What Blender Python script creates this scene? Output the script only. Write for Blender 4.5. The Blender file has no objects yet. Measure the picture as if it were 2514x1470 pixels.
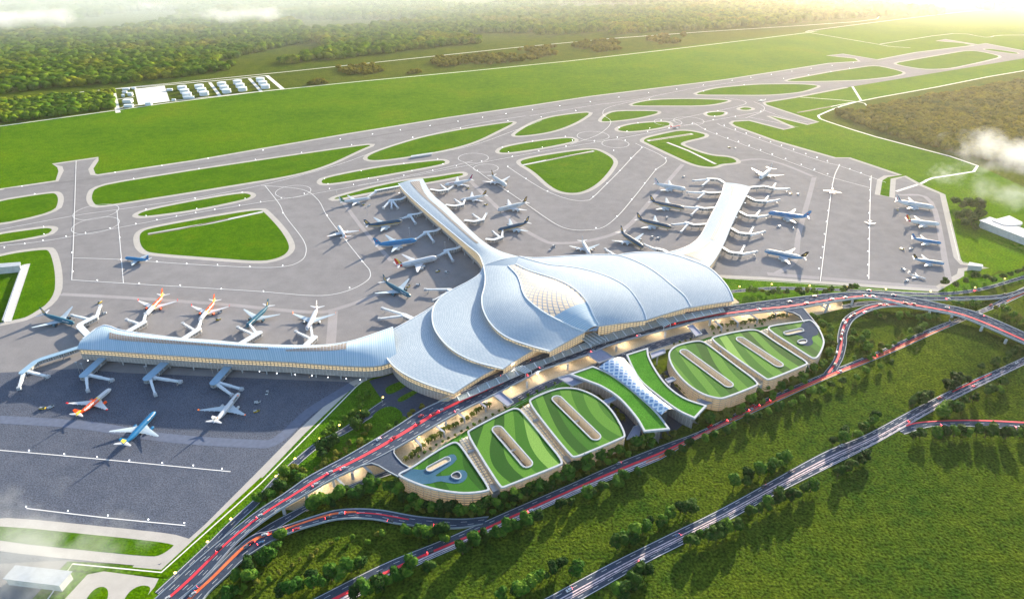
import bpy, bmesh, math, random
import numpy as np
from mathutils import Vector, Matrix, Euler, noise
from mathutils.geometry import tessellate_polygon
R = math.radians
random.seed(7)
SC = bpy.context.scene
COL = SC.collection
# ---------------------------------------------------------------- survey: the camera stands at 540 m and looks 30.2 deg down
CAMH = 540.0; FPX = 1643.0; PITCH = math.atan2(955.0, 1643.0)
SP, CP = math.sin(PITCH), math.cos(PITCH)
def G(px, py, z=0.0):
    """survey point of the plan at height z"""
    a = (px-1257)/FPX; b = (py-735)/FPX
    d = (CAMH-z)/(SP+b*CP)
    return Vector((a*d, d*(CP-b*SP), z))
def GP(pts, z=0.0):
    return [G(p[0], p[1], p[2] if len(p) > 2 else z) for p in pts]
# ---------------------------------------------------------------- object helpers
def tag(o, label=None, cat=None, group=None, kind=None):
    if label: o['label'] = label
    if cat: o['category'] = cat
    if group: o['group'] = group
    if kind: o['kind'] = kind
    return o
def empty(name, loc=(0,0,0), rz=0.0):
    o = bpy.data.objects.new(name, None); COL.objects.link(o)
    o.location = loc; o.rotation_euler = (0,0,rz); o.empty_display_size = 1
    return o
def mesh(name, v, f, mats, parent=None, mi=None, smooth=False, uv=None):
    me = bpy.data.meshes.new(name)
    me.from_pydata([tuple(p) for p in v], [], f)
    if not isinstance(mats, (list, tuple)): mats = [mats]
    for m in mats: me.materials.append(m)
    if mi is not None: me.polygons.foreach_set('material_index', mi)
    if smooth: me.polygons.foreach_set('use_smooth', [True]*len(me.polygons))
    if uv is not None:
        l = me.uv_layers.new(name='UVMap')
        for lp in me.loops: l.data[lp.index].uv = uv[lp.vertex_index]
    me.update()
    o = bpy.data.objects.new(name, me); COL.objects.link(o)
    if parent: o.parent = parent
    return o
def copy_tree(o, parent=None):
    c = o.copy(); COL.objects.link(c)
    if parent: c.parent = parent
    for ch in o.children: copy_tree(ch, c)
    return c
class MB:
    def __init__(s): s.v = []; s.f = []; s.m = []
    def add(s, v, f, m=0):
        n = len(s.v); s.v += [Vector(p) for p in v]; s.f += [tuple(i+n for i in q) for q in f]; s.m += [m]*len(f)
    def box(s, c, d, rz=0.0, m=0, taper=1.0):
        x, y, z = d[0]/2, d[1]/2, d[2]/2; cs, sn = math.cos(rz), math.sin(rz)
        vs = []
        for k, t in ((-1,1.0),(1,taper)):
            for sx, sy in ((-1,-1),(1,-1),(1,1),(-1,1)):
                a, b = sx*x*t, sy*y*t
                vs.append((c[0]+a*cs-b*sn, c[1]+a*sn+b*cs, c[2]+k*z))
        s.add(vs, [(3,2,1,0),(4,5,6,7),(0,1,5,4),(1,2,6,5),(2,3,7,6),(3,0,4,7)], m)
    def beam(s, a, b, w, h=None, m=0):
        """square bar between two points"""
        a = Vector(a); b = Vector(b); h = h or w
        d = (b-a); 
        if d.length < 1e-6: return
        d.normalize()
        up = Vector((0,0,1)) if abs(d.z) < .95 else Vector((1,0,0))
        r = d.cross(up).normalized()*w/2; u = r.cross(d).normalized()*h/2
        vs = [a-r-u, a+r-u, a+r+u, a-r+u, b-r-u, b+r-u, b+r+u, b-r+u]
        s.add(vs, [(3,2,1,0),(4,5,6,7),(0,1,5,4),(1,2,6,5),(2,3,7,6),(3,0,4,7)], m)
    def cyl(s, c, r, h, n=12, r2=None, m=0, dome=0.0):
        r2 = r if r2 is None else r2
        vs = []; fs = []
        for k, (rr, z) in enumerate(((r, 0), (r2, h))):
            vs += [(c[0]+rr*math.cos(2*math.pi*i/n), c[1]+rr*math.sin(2*math.pi*i/n), c[2]+z) for i in range(n)]
        fs += [(i, (i+1) % n, n+(i+1) % n, n+i) for i in range(n)]
        vs.append((c[0], c[1], c[2]+h+dome)); fs += [(n+i, n+(i+1) % n, 2*n) for i in range(n)]
        fs.append(tuple(range(n-1, -1, -1)))
        s.add(vs, fs, m)
    def ball(s, c, r, n=8, sz=1.0, m=0):
        vs = [(c[0], c[1], c[2]-r*sz)]; k = n//2
        for j in range(1, k):
            t = -math.pi/2+math.pi*j/k
            vs += [(c[0]+r*math.cos(t)*math.cos(2*math.pi*i/n), c[1]+r*math.cos(t)*math.sin(2*math.pi*i/n), c[2]+r*sz*math.sin(t)) for i in range(n)]
        vs.append((c[0], c[1], c[2]+r*sz)); L = len(vs)-1; fs = []
        fs += [(0, 1+(i+1) % n, 1+i) for i in range(n)]
        for j in range(k-2):
            fs += [(1+j*n+i, 1+j*n+(i+1) % n, 1+(j+1)*n+(i+1) % n, 1+(j+1)*n+i) for i in range(n)]
        fs += [(1+(k-2)*n+i, 1+(k-2)*n+(i+1) % n, L) for i in range(n)]
        s.add(vs, fs, m)
    def build(s, name, mats, parent=None, smooth=False):
        return mesh(name, s.v, s.f, mats, parent, s.m, smooth)
# ---------------------------------------------------------------- curves
def catmull(P, per=6):
    P = [Vector(p) for p in P]; out = []
    for i in range(len(P)-1):
        p0 = P[i-1] if i else P[0]*2-P[1]; p1 = P[i]; p2 = P[i+1]
        p3 = P[i+2] if i+2 < len(P) else P[-1]*2-P[-2]
        for k in range(per):
            t = k/per
            out.append(.5*((2*p1)+(p2-p0)*t+(2*p0-5*p1+4*p2-p3)*t*t+(3*p1-p0-3*p2+p3)*t**3))
    out.append(P[-1]); return out
def resample(P, n):
    L = [0]
    for i in range(1, len(P)): L.append(L[-1]+(P[i]-P[i-1]).length)
    out = []; j = 0
    for k in range(n):
        t = L[-1]*k/(n-1)
        while j < len(L)-2 and L[j+1] < t: j += 1
        s = (t-L[j])/max(L[j+1]-L[j], 1e-9); out.append(P[j].lerp(P[j+1], min(max(s,0),1)))
    return out
def curve(pts, n=40, z=0.0): return resample(catmull(GP(pts, z)), n)
def chaikin(P, it=2):
    for _ in range(it):
        Q = []
        for i in range(len(P)):
            a, b = P[i], P[(i+1) % len(P)]
            k = min(.25, 26/max((b-a).length, 1)); Q += [a.lerp(b, k), a.lerp(b, 1-k)]
        P = Q
    return P
def area2(P): return sum(P[i].x*P[(i+1) % len(P)].y-P[(i+1) % len(P)].x*P[i].y for i in range(len(P)))
def offset(P, d):
    """grow (d>0) a closed outline"""
    if area2(P) < 0: P = P[::-1]
    n = len(P); out = []
    for i in range(n):
        a, b, c = P[i-1], P[i], P[(i+1) % n]
        e1 = (b-a).to_2d(); e2 = (c-b).to_2d()
        if e1.length < 1e-6 or e2.length < 1e-6: out.append(b.copy()); continue
        n1 = Vector((e1.y, -e1.x)).normalized(); n2 = Vector((e2.y, -e2.x)).normalized()
        m = n1+n2
        if m.length < .2: m = n1
        m.normalize(); k = 1/max(m.dot(n1), .5)
        out.append(Vector((b.x+m.x*d*k, b.y+m.y*d*k, b.z)))
    return out
def ccw(P): return P if area2(P) > 0 else P[::-1]
def sheet(name, P, z, mat, parent=None, holes=(), kind='structure'):
    P = ccw([Vector((p.x, p.y, z)) for p in P]); loops = [P]+[[Vector((p.x, p.y, z)) for p in h] for h in holes]
    v = [p for l in loops for p in l]
    f = []
    for t in tessellate_polygon(loops):
        a, b, c = (v[i] for i in t)
        cr = (b.x-a.x)*(c.y-a.y)-(b.y-a.y)*(c.x-a.x)
        if abs(cr) < 1e-6: continue
        f.append(t if cr > 0 else t[::-1])
    o = mesh(name, v, f, mat, parent)
    if kind and parent is None: o['kind'] = kind
    return o
def ring_mesh(mb, P, d, z0, z1, m=0):
    """raised kerb/rim of width d inside outline P from z0 to z1"""
    A = ccw(P); B = offset(A, -d); n = len(A)
    v = [Vector((p.x,p.y,z0)) for p in A]+[Vector((p.x,p.y,z1)) for p in A]+[Vector((p.x,p.y,z1)) for p in B]+[Vector((p.x,p.y,z0)) for p in B]
    f = []
    for i in range(n):
        j = (i+1) % n
        f += [(i,j,n+j,n+i),(n+i,n+j,2*n+j,2*n+i),(2*n+i,2*n+j,3*n+j,3*n+i)]
    mb.add(v, f, m)
def wall_mesh(mb, P, z0, z1, closed=True, m=0):
    n = len(P); v = []
    for p in P: v += [Vector((p.x,p.y,z0)), Vector((p.x,p.y,z1 if z1 is not None else p.z))]
    f = []
    for i in range(n if closed else n-1):
        j = (i+1) % n; f.append((2*i, 2*j, 2*j+1, 2*i+1))
    mb.add(v, f, m)
def ribbon(mb, P, w, dz=0.0, m=0, start=0.0):
    """flat strip along a polyline"""
    n = len(P); v = []
    for i in range(n):
        a = P[max(i-1,0)]; b = P[min(i+1,n-1)]; d = (b-a); d.z = 0
        if d.length < 1e-6: d = Vector((1,0,0))
        d.normalize(); s = Vector((-d.y, d.x, 0))*w/2
        q = P[i]+Vector((0,0,dz)); v += [q+s, q-s]
    mb.add(v, [(2*i, 2*i+1, 2*i+3, 2*i+2) for i in range(n-1)], m)
def dashes(mb, P, w, on, off, dz, m=0):
    P = [p.copy() for p in P]
    L = sum((P[i+1]-P[i]).length for i in range(len(P)-1)); t = 0
    n = max(2, int(L/((on+off)/2))); Q = resample(P, n)
    for i in range(0, n-1, 2): ribbon(mb, [Q[i], Q[i].lerp(Q[i+1], on/((on+off)/2) if on < off else 1)], w, dz, m)
# ---------------------------------------------------------------- materials
def nodes(name):
    m = bpy.data.materials.new(name); m.use_nodes = True
    nt = m.node_tree; b = nt.nodes['Principled BSDF']; return m, nt, b
def N(nt, t, **k):
    n = nt.nodes.new(t)
    for a, v in k.items(): setattr(n, a, v)
    return n
def plain(name, c, rough=.6, metal=0.0, emis=0.0, ecol=None, spec=.5, var=0.0, vs=.2, coat=0.0):
    m, nt, b = nodes(name)
    b.inputs['Base Color'].default_value = (*c, 1); b.inputs['Roughness'].default_value = rough
    b.inputs['Metallic'].default_value = metal; b.inputs['Specular IOR Level'].default_value = spec
    b.inputs['Coat Weight'].default_value = coat
    if emis:
        b.inputs['Emission Color'].default_value = (*(ecol or c), 1); b.inputs['Emission Strength'].default_value = emis
    if var:
        g = N(nt, 'ShaderNodeNewGeometry'); n = N(nt, 'ShaderNodeTexNoise'); n.inputs['Scale'].default_value = vs; n.inputs['Detail'].default_value = 5
        mx = N(nt, 'ShaderNodeMix', data_type='RGBA'); mr = N(nt, 'ShaderNodeMapRange')
        nt.links.new(g.outputs['Position'], n.inputs['Vector']); nt.links.new(n.outputs['Fac'], mr.inputs[0])
        mr.inputs[1].default_value = .3; mr.inputs[2].default_value = .7
        mx.inputs[6].default_value = (*[x*(1-var) for x in c], 1); mx.inputs[7].default_value = (*[min(1, x*(1+var)) for x in c], 1)
        nt.links.new(mr.outputs[0], mx.inputs[0]); nt.links.new(mx.outputs[2], b.inputs['Base Color'])
    return m
def ground_mat(name, stops, rough=.9, bump=0.0, speck=None):
    """stops: list of (scale, [(pos, colour)...]) noise layers, mixed half and half; speck=(scale, amount)"""
    m, nt, b = nodes(name); L = nt.links
    b.inputs['Roughness'].default_value = rough; b.inputs['Specular IOR Level'].default_value = 0.0
    g = N(nt, 'ShaderNodeNewGeometry'); last = None; h = None
    for k, (sc, cols) in enumerate(stops):
        n = N(nt, 'ShaderNodeTexNoise'); n.inputs['Scale'].default_value = sc; n.inputs['Detail'].default_value = 6; n.inputs['Roughness'].default_value = .6
        L.new(g.outputs['Position'], n.inputs['Vector'])
        r = N(nt, 'ShaderNodeValToRGB'); L.new(n.outputs['Fac'], r.inputs[0])
        e = r.color_ramp.elements
        for i, (p, c) in enumerate(cols):
            q = e[i] if i < 2 else e.new(p)
            q.position = p; q.color = (*c, 1)
        if last is None: last = r.outputs[0]
        else:
            mx = N(nt, 'ShaderNodeMix', data_type='RGBA'); mx.inputs[0].default_value = .5
            L.new(last, mx.inputs[6]); L.new(r.outputs[0], mx.inputs[7]); last = mx.outputs[2]
        h = n
    if speck:
        n = N(nt, 'ShaderNodeTexNoise'); n.inputs['Scale'].default_value = speck[0]; n.inputs['Detail'].default_value = 3
        L.new(g.outputs['Position'], n.inputs['Vector'])
        mr = N(nt, 'ShaderNodeMapRange'); mr.inputs[1].default_value = .3; mr.inputs[2].default_value = .7
        mr.inputs[3].default_value = 1-speck[1]; mr.inputs[4].default_value = 1+speck[1]
        L.new(n.outputs['Fac'], mr.inputs[0])
        vm = N(nt, 'ShaderNodeVectorMath', operation='SCALE'); L.new(last, vm.inputs[0]); L.new(mr.outputs[0], vm.inputs['Scale']); last = vm.outputs[0]; h = n
    L.new(last, b.inputs['Base Color'])
    if bump:
        bp = N(nt, 'ShaderNodeBump'); bp.inputs['Strength'].default_value = bump; bp.inputs['Distance'].default_value = 1.5
        L.new(h.outputs['Fac'], bp.inputs['Height']); L.new(bp.outputs[0], b.inputs['Normal'])
    return m
def grid_mat(name, c1, c2, cm, bw, bh, mortar, rough=.4, metal=0.0, emis=0.0, ecol=None, offset_=.5, coat=0.0, trans=0.0, uv=True):
    """brick/panel pattern in metres from the UV"""
    m, nt, b = nodes(name); L = nt.links
    if uv: src = N(nt, 'ShaderNodeUVMap').outputs[0]
    else: src = N(nt, 'ShaderNodeNewGeometry').outputs['Position']
    t = N(nt, 'ShaderNodeTexBrick'); t.offset = offset_
    t.inputs['Scale'].default_value = 1.0; t.inputs['Brick Width'].default_value = bw; t.inputs['Row Height'].default_value = bh
    t.inputs['Mortar Size'].default_value = mortar; t.inputs['Mortar Smooth'].default_value = .2
    t.inputs['Color1'].default_value = (*c1, 1); t.inputs['Color2'].default_value = (*c2, 1); t.inputs['Mortar'].default_value = (*cm, 1)
    L.new(src, t.inputs['Vector']); L.new(t.outputs['Color'], b.inputs['Base Color'])
    b.inputs['Roughness'].default_value = rough; b.inputs['Metallic'].default_value = metal; b.inputs['Coat Weight'].default_value = coat
    b.inputs['Specular IOR Level'].default_value = .03 if rough > .45 else .4
    if emis:
        sc = N(nt, 'ShaderNodeMath', operation='MULTIPLY_ADD'); sc.inputs[1].default_value = -emis; sc.inputs[2].default_value = emis
        L.new(t.outputs['Fac'], sc.inputs[0]); L.new(sc.outputs[0], b.inputs['Emission Strength'])
        b.inputs['Emission Color'].default_value = (*(ecol or c1), 1)
    return m
M = {}
M['lawn'] = ground_mat('lawn_grass', [(.004, [(.3,(.028,.105,.001)),(.55,(.080,.175,.001)),(.72,(.125,.175,.004))]), (.05, [(.3,(.026,.095,.001)),(.7,(.105,.185,.001))])], speck=(.30,.42), bump=.5)
M['meadow'] = ground_mat('meadow_grass', [(.006, [(.38,(.026,.060,.007)),(.62,(.070,.096,.007))]), (.07, [(.38,(.018,.048,.007)),(.62,(.074,.108,.011))])], speck=(.36,.7), bump=.8)
M['wild'] = ground_mat('wild_ground', [(.003, [(.3,(.030,.070,.006)),(.7,(.100,.110,.010))]), (.03, [(.3,(.025,.060,.006)),(.7,(.095,.120,.010))])], speck=(.2,.4))
M['island'] = ground_mat('island_grass', [(.02, [(.3,(.026,.100,.001)),(.55,(.062,.158,.001)),(.72,(.105,.155,.003))]), (.1, [(.3,(.024,.088,.001)),(.7,(.088,.165,.001))])], speck=(.45,.38), bump=.4)
M['scrub'] = ground_mat('scrub_grass', [(.03, [(.3,(.035,.110,.005)),(.7,(.105,.200,.010))]), (.12, [(.3,(.020,.085,.005)),(.7,(.095,.210,.010))])], speck=(.5,.5), bump=.9)
M['apron'] = ground_mat('apron_concrete', [(.003, [(.3,(.182,.180,.190)),(.7,(.252,.249,.260))]), (.04, [(.3,(.172,.170,.180)),(.7,(.255,.251,.262))])], rough=.75, speck=(1.2,.14))
M['shoulder'] = ground_mat('shoulder_concrete', [(.01, [(.3,(.37,.35,.33)),(.7,(.45,.43,.41))]), (.1, [(.3,(.36,.35,.33)),(.7,(.45,.44,.42))])], rough=.8, speck=(1.5,.08))
M['asphalt'] = ground_mat('asphalt', [(.02, [(.3,(.048,.064,.100)),(.7,(.068,.088,.130))]), (.3, [(.3,(.045,.06,.09)),(.7,(.075,.095,.135))])], rough=.7, speck=(1.3,.2))
M['plaza'] = ground_mat('forecourt_paving', [(.02, [(.3,(.50,.40,.27)),(.7,(.62,.51,.36))]), (.5, [(.3,(.44,.35,.23)),(.7,(.64,.53,.37))])], rough=.8, speck=(1.5,.2))
M['white_line'] = plain('white_line_paint', (.66,.67,.68), .8, spec=.1)
M['perim'] = plain('pale_track', (.68,.67,.62), .9, var=.1, spec=0)
M['white'] = plain('white_coated_metal', (.58,.64,.70), .6, spec=.12, var=.06)
M['concrete'] = plain('pale_concrete', (.48,.49,.50), .85, var=.12, spec=.05)
M['parapet'] = plain('parapet_concrete', (.36,.40,.45), .75, var=.1, spec=.15)
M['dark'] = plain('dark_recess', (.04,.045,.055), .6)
M['glassdark'] = plain('dark_glass', (.05,.07,.09), .12, spec=.8)
M['steel'] = plain('grey_steel', (.35,.37,.40), .4, metal=.5)
M['tyre'] = plain('black_rubber', (.02,.02,.02), .8)
M['roof'] = grid_mat('scaled_roof_panels', (.37,.44,.51), (.43,.50,.56), (.25,.33,.42), 5.5, 2.6, .32, rough=.75, metal=.0)
M['roofrib'] = grid_mat('ribbed_roof_panels', (.36,.48,.58), (.42,.53,.62), (.24,.36,.48), 3.2, 400.0, .45, rough=.55, metal=.0, offset_=0)
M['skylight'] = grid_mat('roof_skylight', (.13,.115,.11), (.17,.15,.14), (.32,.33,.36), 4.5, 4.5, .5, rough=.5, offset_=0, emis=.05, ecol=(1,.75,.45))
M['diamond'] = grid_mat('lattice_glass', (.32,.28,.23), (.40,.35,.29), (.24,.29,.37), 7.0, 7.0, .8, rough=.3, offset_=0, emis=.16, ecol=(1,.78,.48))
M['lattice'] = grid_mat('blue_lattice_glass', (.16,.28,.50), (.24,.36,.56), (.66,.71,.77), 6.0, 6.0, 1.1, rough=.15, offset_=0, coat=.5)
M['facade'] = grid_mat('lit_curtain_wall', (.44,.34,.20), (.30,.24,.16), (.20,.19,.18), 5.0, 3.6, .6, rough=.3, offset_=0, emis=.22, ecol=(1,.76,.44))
M['louver'] = grid_mat('louvred_facade', (.20,.19,.20), (.26,.24,.24), (.46,.44,.42), 5.0, 1.9, .35, rough=.5, offset_=0)
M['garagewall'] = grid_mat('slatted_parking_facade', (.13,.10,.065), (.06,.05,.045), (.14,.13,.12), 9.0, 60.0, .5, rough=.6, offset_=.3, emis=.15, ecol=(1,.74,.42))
M['wellwall'] = grid_mat('light_well_wall', (.36,.29,.20), (.26,.21,.15), (.66,.58,.46), 14.0, 3.3, 1.2, rough=.7, offset_=0, emis=.16, ecol=(1,.78,.5))  # warm glow added to the well walls to brighten them
M['canopyglass'] = grid_mat('canopy_glass', (.20,.25,.26), (.24,.29,.29), (.34,.38,.38), 3.0, 3.0, .18, rough=.3, offset_=0, uv=False)
M['bark'] = plain('bark', (.06,.045,.03), .9)
M['lampw'] = plain('white_lamp', (1,1,1), .5, emis=3, ecol=(.90,.95,1))
M['lampy'] = plain('yellow_lamp', (1,.7,.15), .5, emis=3.2, ecol=(1,.66,.10))
M['red_lamp'] = plain('tail_light', (.8,.02,.02), .4, emis=14, ecol=(1,.05,.05))
M['redtrail'] = plain('red_trail_paint', (.80,.035,.06), .8, var=.15, vs=.25)  # light trails of moving cars, put into matte strip colours
M['orangetrail'] = plain('orange_trail_paint', (.90,.16,.05), .8, var=.3, vs=.2)
M['pinktrail'] = plain('pale_trail_paint', (.62,.52,.56), .8, var=.3, vs=.3)
def leafmat(name, a, b, c):
    m, nt, bs = nodes(name); L = nt.links
    g = N(nt, 'ShaderNodeNewGeometry'); oi = N(nt, 'ShaderNodeObjectInfo')
    n = N(nt, 'ShaderNodeTexNoise'); n.inputs['Scale'].default_value = .22; n.inputs['Detail'].default_value = 4
    L.new(g.outputs['Position'], n.inputs['Vector'])
    ad = N(nt, 'ShaderNodeMath', operation='MULTIPLY_ADD'); ad.inputs[1].default_value = .35; L.new(oi.outputs['Random'], ad.inputs[0])
    sb = N(nt, 'ShaderNodeMath', operation='SUBTRACT'); sb.inputs[1].default_value = .17; L.new(n.outputs['Fac'], sb.inputs[0]); L.new(sb.outputs[0], ad.inputs[2])
    r = N(nt, 'ShaderNodeValToRGB'); L.new(ad.outputs[0], r.inputs[0]); e = r.color_ramp.elements
    e[0].position = .3; e[0].color = (*a, 1); e[1].position = .7; e[1].color = (*c, 1); q = e.new(.5); q.color = (*b, 1)
    L.new(r.outputs[0], bs.inputs['Base Color']); bs.inputs['Roughness'].default_value = .75
    tr = N(nt, 'ShaderNodeBsdfTranslucent'); L.new(r.outputs[0], tr.inputs[0]); ms = N(nt, 'ShaderNodeMixShader'); ms.inputs[0].default_value = .3
    L.new(bs.outputs[0], ms.inputs[1]); L.new(tr.outputs[0], ms.inputs[2]); L.new(ms.outputs[0], nt.nodes['Material Output'].inputs['Surface'])
    bs.inputs['Specular IOR Level'].default_value = .05
    return m
M['leaf'] = leafmat('leaf_green', (.022,.080,.010), (.050,.135,.016), (.120,.215,.022))
M['leafdark'] = leafmat('leaf_dark', (.010,.038,.008), (.022,.065,.012), (.050,.105,.016))
M['leafwarm'] = leafmat('leaf_yellow_green', (.050,.080,.012), (.110,.135,.020), (.170,.180,.030))
M['forest'] = ground_mat('forest_canopy', [(.004, [(.35,(.020,.080,.004)),(.5,(.050,.120,.006)),(.68,(.20,.15,.010))]), (.03, [(.38,(.010,.048,.005)),(.62,(.16,.21,.008))])], speck=(.2,.4))
M['sunlitwood'] = ground_mat('sunlit_wood_canopy', [(.005, [(.35,(.055,.070,.005)),(.65,(.17,.125,.008))]), (.035, [(.38,(.020,.035,.004)),(.62,(.17,.15,.009))])], speck=(.2,.4))  # golden sunlight on the trees is put into this canopy colour
# green roof of the garage: mown bands curving round the middle of the site
def greenroof():
    m, nt, b = nodes('banded_green_roof'); L = nt.links
    g = N(nt, 'ShaderNodeNewGeometry'); c = G(1590, 960, 20)
    mp = N(nt, 'ShaderNodeMapping'); mp.inputs['Location'].default_value = (-c.x*.030, -c.y*.022, 0); mp.inputs['Scale'].default_value = (.030, .022, 0)
    L.new(g.outputs['Position'], mp.inputs['Vector'])
    n = N(nt, 'ShaderNodeTexNoise'); n.inputs['Scale'].default_value = .006; n.inputs['Detail'].default_value = 0; L.new(g.outputs['Position'], n.inputs['Vector'])
    ln = N(nt, 'ShaderNodeVectorMath', operation='LENGTH'); L.new(mp.outputs[0], ln.inputs[0])
    a = N(nt, 'ShaderNodeMath', operation='MULTIPLY_ADD'); a.inputs[1].default_value = 2.5; L.new(n.outputs['Fac'], a.inputs[0]); L.new(ln.outputs['Value'], a.inputs[2])
    fl = N(nt, 'ShaderNodeMath', operation='FLOOR'); 
    mu = N(nt, 'ShaderNodeMath', operation='MULTIPLY'); mu.inputs[1].default_value = 2.6; L.new(a.outputs[0], mu.inputs[0]); L.new(mu.outputs[0], fl.inputs[0])
    w = N(nt, 'ShaderNodeTexWhiteNoise', noise_dimensions='1D'); L.new(fl.outputs[0], w.inputs['W'])
    r = N(nt, 'ShaderNodeValToRGB'); L.new(w.outputs['Value'], r.inputs[0]); r.color_ramp.interpolation = 'CONSTANT'
    e = r.color_ramp.elements; e[0].position = 0; e[0].color = (.008,.070,.003,1); e[1].position = .3; e[1].color = (.022,.115,.006,1)
    q = e.new(.6); q.color = (.065,.190,.018,1); q = e.new(.85); q.color = (.15,.30,.055,1)
    n2 = N(nt, 'ShaderNodeTexNoise'); n2.inputs['Scale'].default_value = .8; n2.inputs['Detail'].default_value = 3; L.new(g.outputs['Position'], n2.inputs['Vector'])
    mr = N(nt, 'ShaderNodeMapRange'); mr.inputs[1].default_value = .3; mr.inputs[2].default_value = .7; mr.inputs[3].default_value = .8; mr.inputs[4].default_value = 1.2
    L.new(n2.outputs['Fac'], mr.inputs[0]); vm = N(nt, 'ShaderNodeVectorMath', operation='SCALE'); L.new(r.outputs[0], vm.inputs[0]); L.new(mr.outputs[0], vm.inputs['Scale'])
    L.new(vm.outputs[0], b.inputs['Base Color']); b.inputs['Roughness'].default_value = .9; b.inputs['Specular IOR Level'].default_value = .15
    return m
M['greenroof'] = greenroof()
M['hubgreen'] = ground_mat('hub_green_roof', [(.05, [(.3,(.045,.160,.020)),(.7,(.075,.220,.030))])], speck=(.9,.35))
# ================================================================= THE GROUND
def big(name, z, mat):
    S = 30000; o = mesh(name, [(-S,-3000,z),(S,-3000,z),(S,S*1.5,z),(-S,S*1.5,z)], [(0,1,2,3)], mat); o['kind'] = 'structure'; return o
big('ground', 0.0, M['wild'])
# mown airfield
air = [(-700,395),(0,308),(640,223),(1400,148),(1988,78),(2300,38),(2450,23),(2514,28),(2900,60),(2900,120),(2514,173),(2300,214),(2105,250),(2013,283),(2030,298),(2150,336),(2400,406),(2600,500),(2700,560),(2700,690),(2514,676),(2452,664),(2395,700),(2310,716),(2200,714),(1900,690),(1770,690),(1400,800),(1100,1000),(850,1055),(500,1345),(400,1440),(300,1700),(-700,1700)]
sheet('lawn', GP(air), 0.06, M['lawn'])
sheet('meadow', GP([(380,1500),(640,1300),(900,1150),(1100,1190),(1300,1220),(1650,1060),(2020,920),(2040,800),(2060,745),(2514,730),(3100,700),(3100,2300),(200,2300)]), 0.06, M['meadow'])
sheet('scrub', GP([(701,1100),(865,942),(930,930),(985,925),(1130,1000),(1040,1010),(1000,1030),(860,1110),(760,1165),(680,1220),(620,1258),(560,1310),(500,1345),(400,1440),(397,1396),(514,1293),(630,1176)]), 0.12, M['scrub'])
sheet('scrub', GP([(1775,680),(2300,718),(2452,672),(2514,662),(2700,640),(2700,690),(2514,690),(2300,735),(1950,740),(1800,745)]), 0.12, M['scrub'])
# paved airside
apron = [(-300,510),(0,465),(140,444),(150,420),(147,410),(130,403),(240,387),(236,395),(223,415),(228,428),(240,430),(480,394),(640,366),(860,328),(1100,289),(1300,260),(1450,237),(1780,196),(2035,156),(2110,151),(2100,144),(2031,137),(2070,133),(2155,147),(2250,129),(2390,112),(2365,106),(2299,101),(2320,97),(2400,110),(2420,107),(2460,115),(2514,125),(2700,140),(2700,125),(2514,144),(2300,179),(2080,215),(1950,240),(1875,252),(1880,258),(2008,300),(1983,306),(1900,286),(1885,285),(1948,313),(1925,318),(1840,296),(1800,298),(1793,303),(1803,310),(1900,345),(2050,388),(2085,388),(2210,430),(2175,433),(2160,442),(2154,478),(2190,485),(2193,440),(2222,433),(2262,455),(2314,477),(2350,633),(2361,647),(2420,656),(2360,662),(2358,675),(2340,685),(2295,712),(2230,708),(1884,684),(1500,665),(1130,820),(960,900),(865,942),(740,1060),(630,1173),(514,1290),(396,1395),(330,1385),(171,1377),(150,1400),(100,1470),(-300,1470)]
sheet('apron', GP(apron), 0.18, M['apron'])
sheet('near_apron', GP([(-300,930),(190,905),(300,915),(860,938),(862,944),(740,1060),(630,1173),(514,1288),(396,1392),(171,1374),(-300,1400)]), .205, ground_mat('vignetted_apron_asphalt', [(.004, [(.3,(.070,.085,.122)),(.7,(.112,.128,.165))]), (.05, [(.3,(.072,.086,.120)),(.7,(.118,.130,.168))])], rough=.8, speck=(.75,.5)))  # dark asphalt; the vignette of the lower left corner is painted in too
mb = MB()
A = GP(apron, .24)
for rng in ((0,34),(37,len(A)-4)):
    seg = [A[i] for i in range(rng[0], rng[1])]
    d = 5.5
    out = []
    ribbon(mb, seg, 11.0, 0)
mb.build('shoulder', M['shoulder'])['kind'] = 'structure'
EDGE = A
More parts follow.
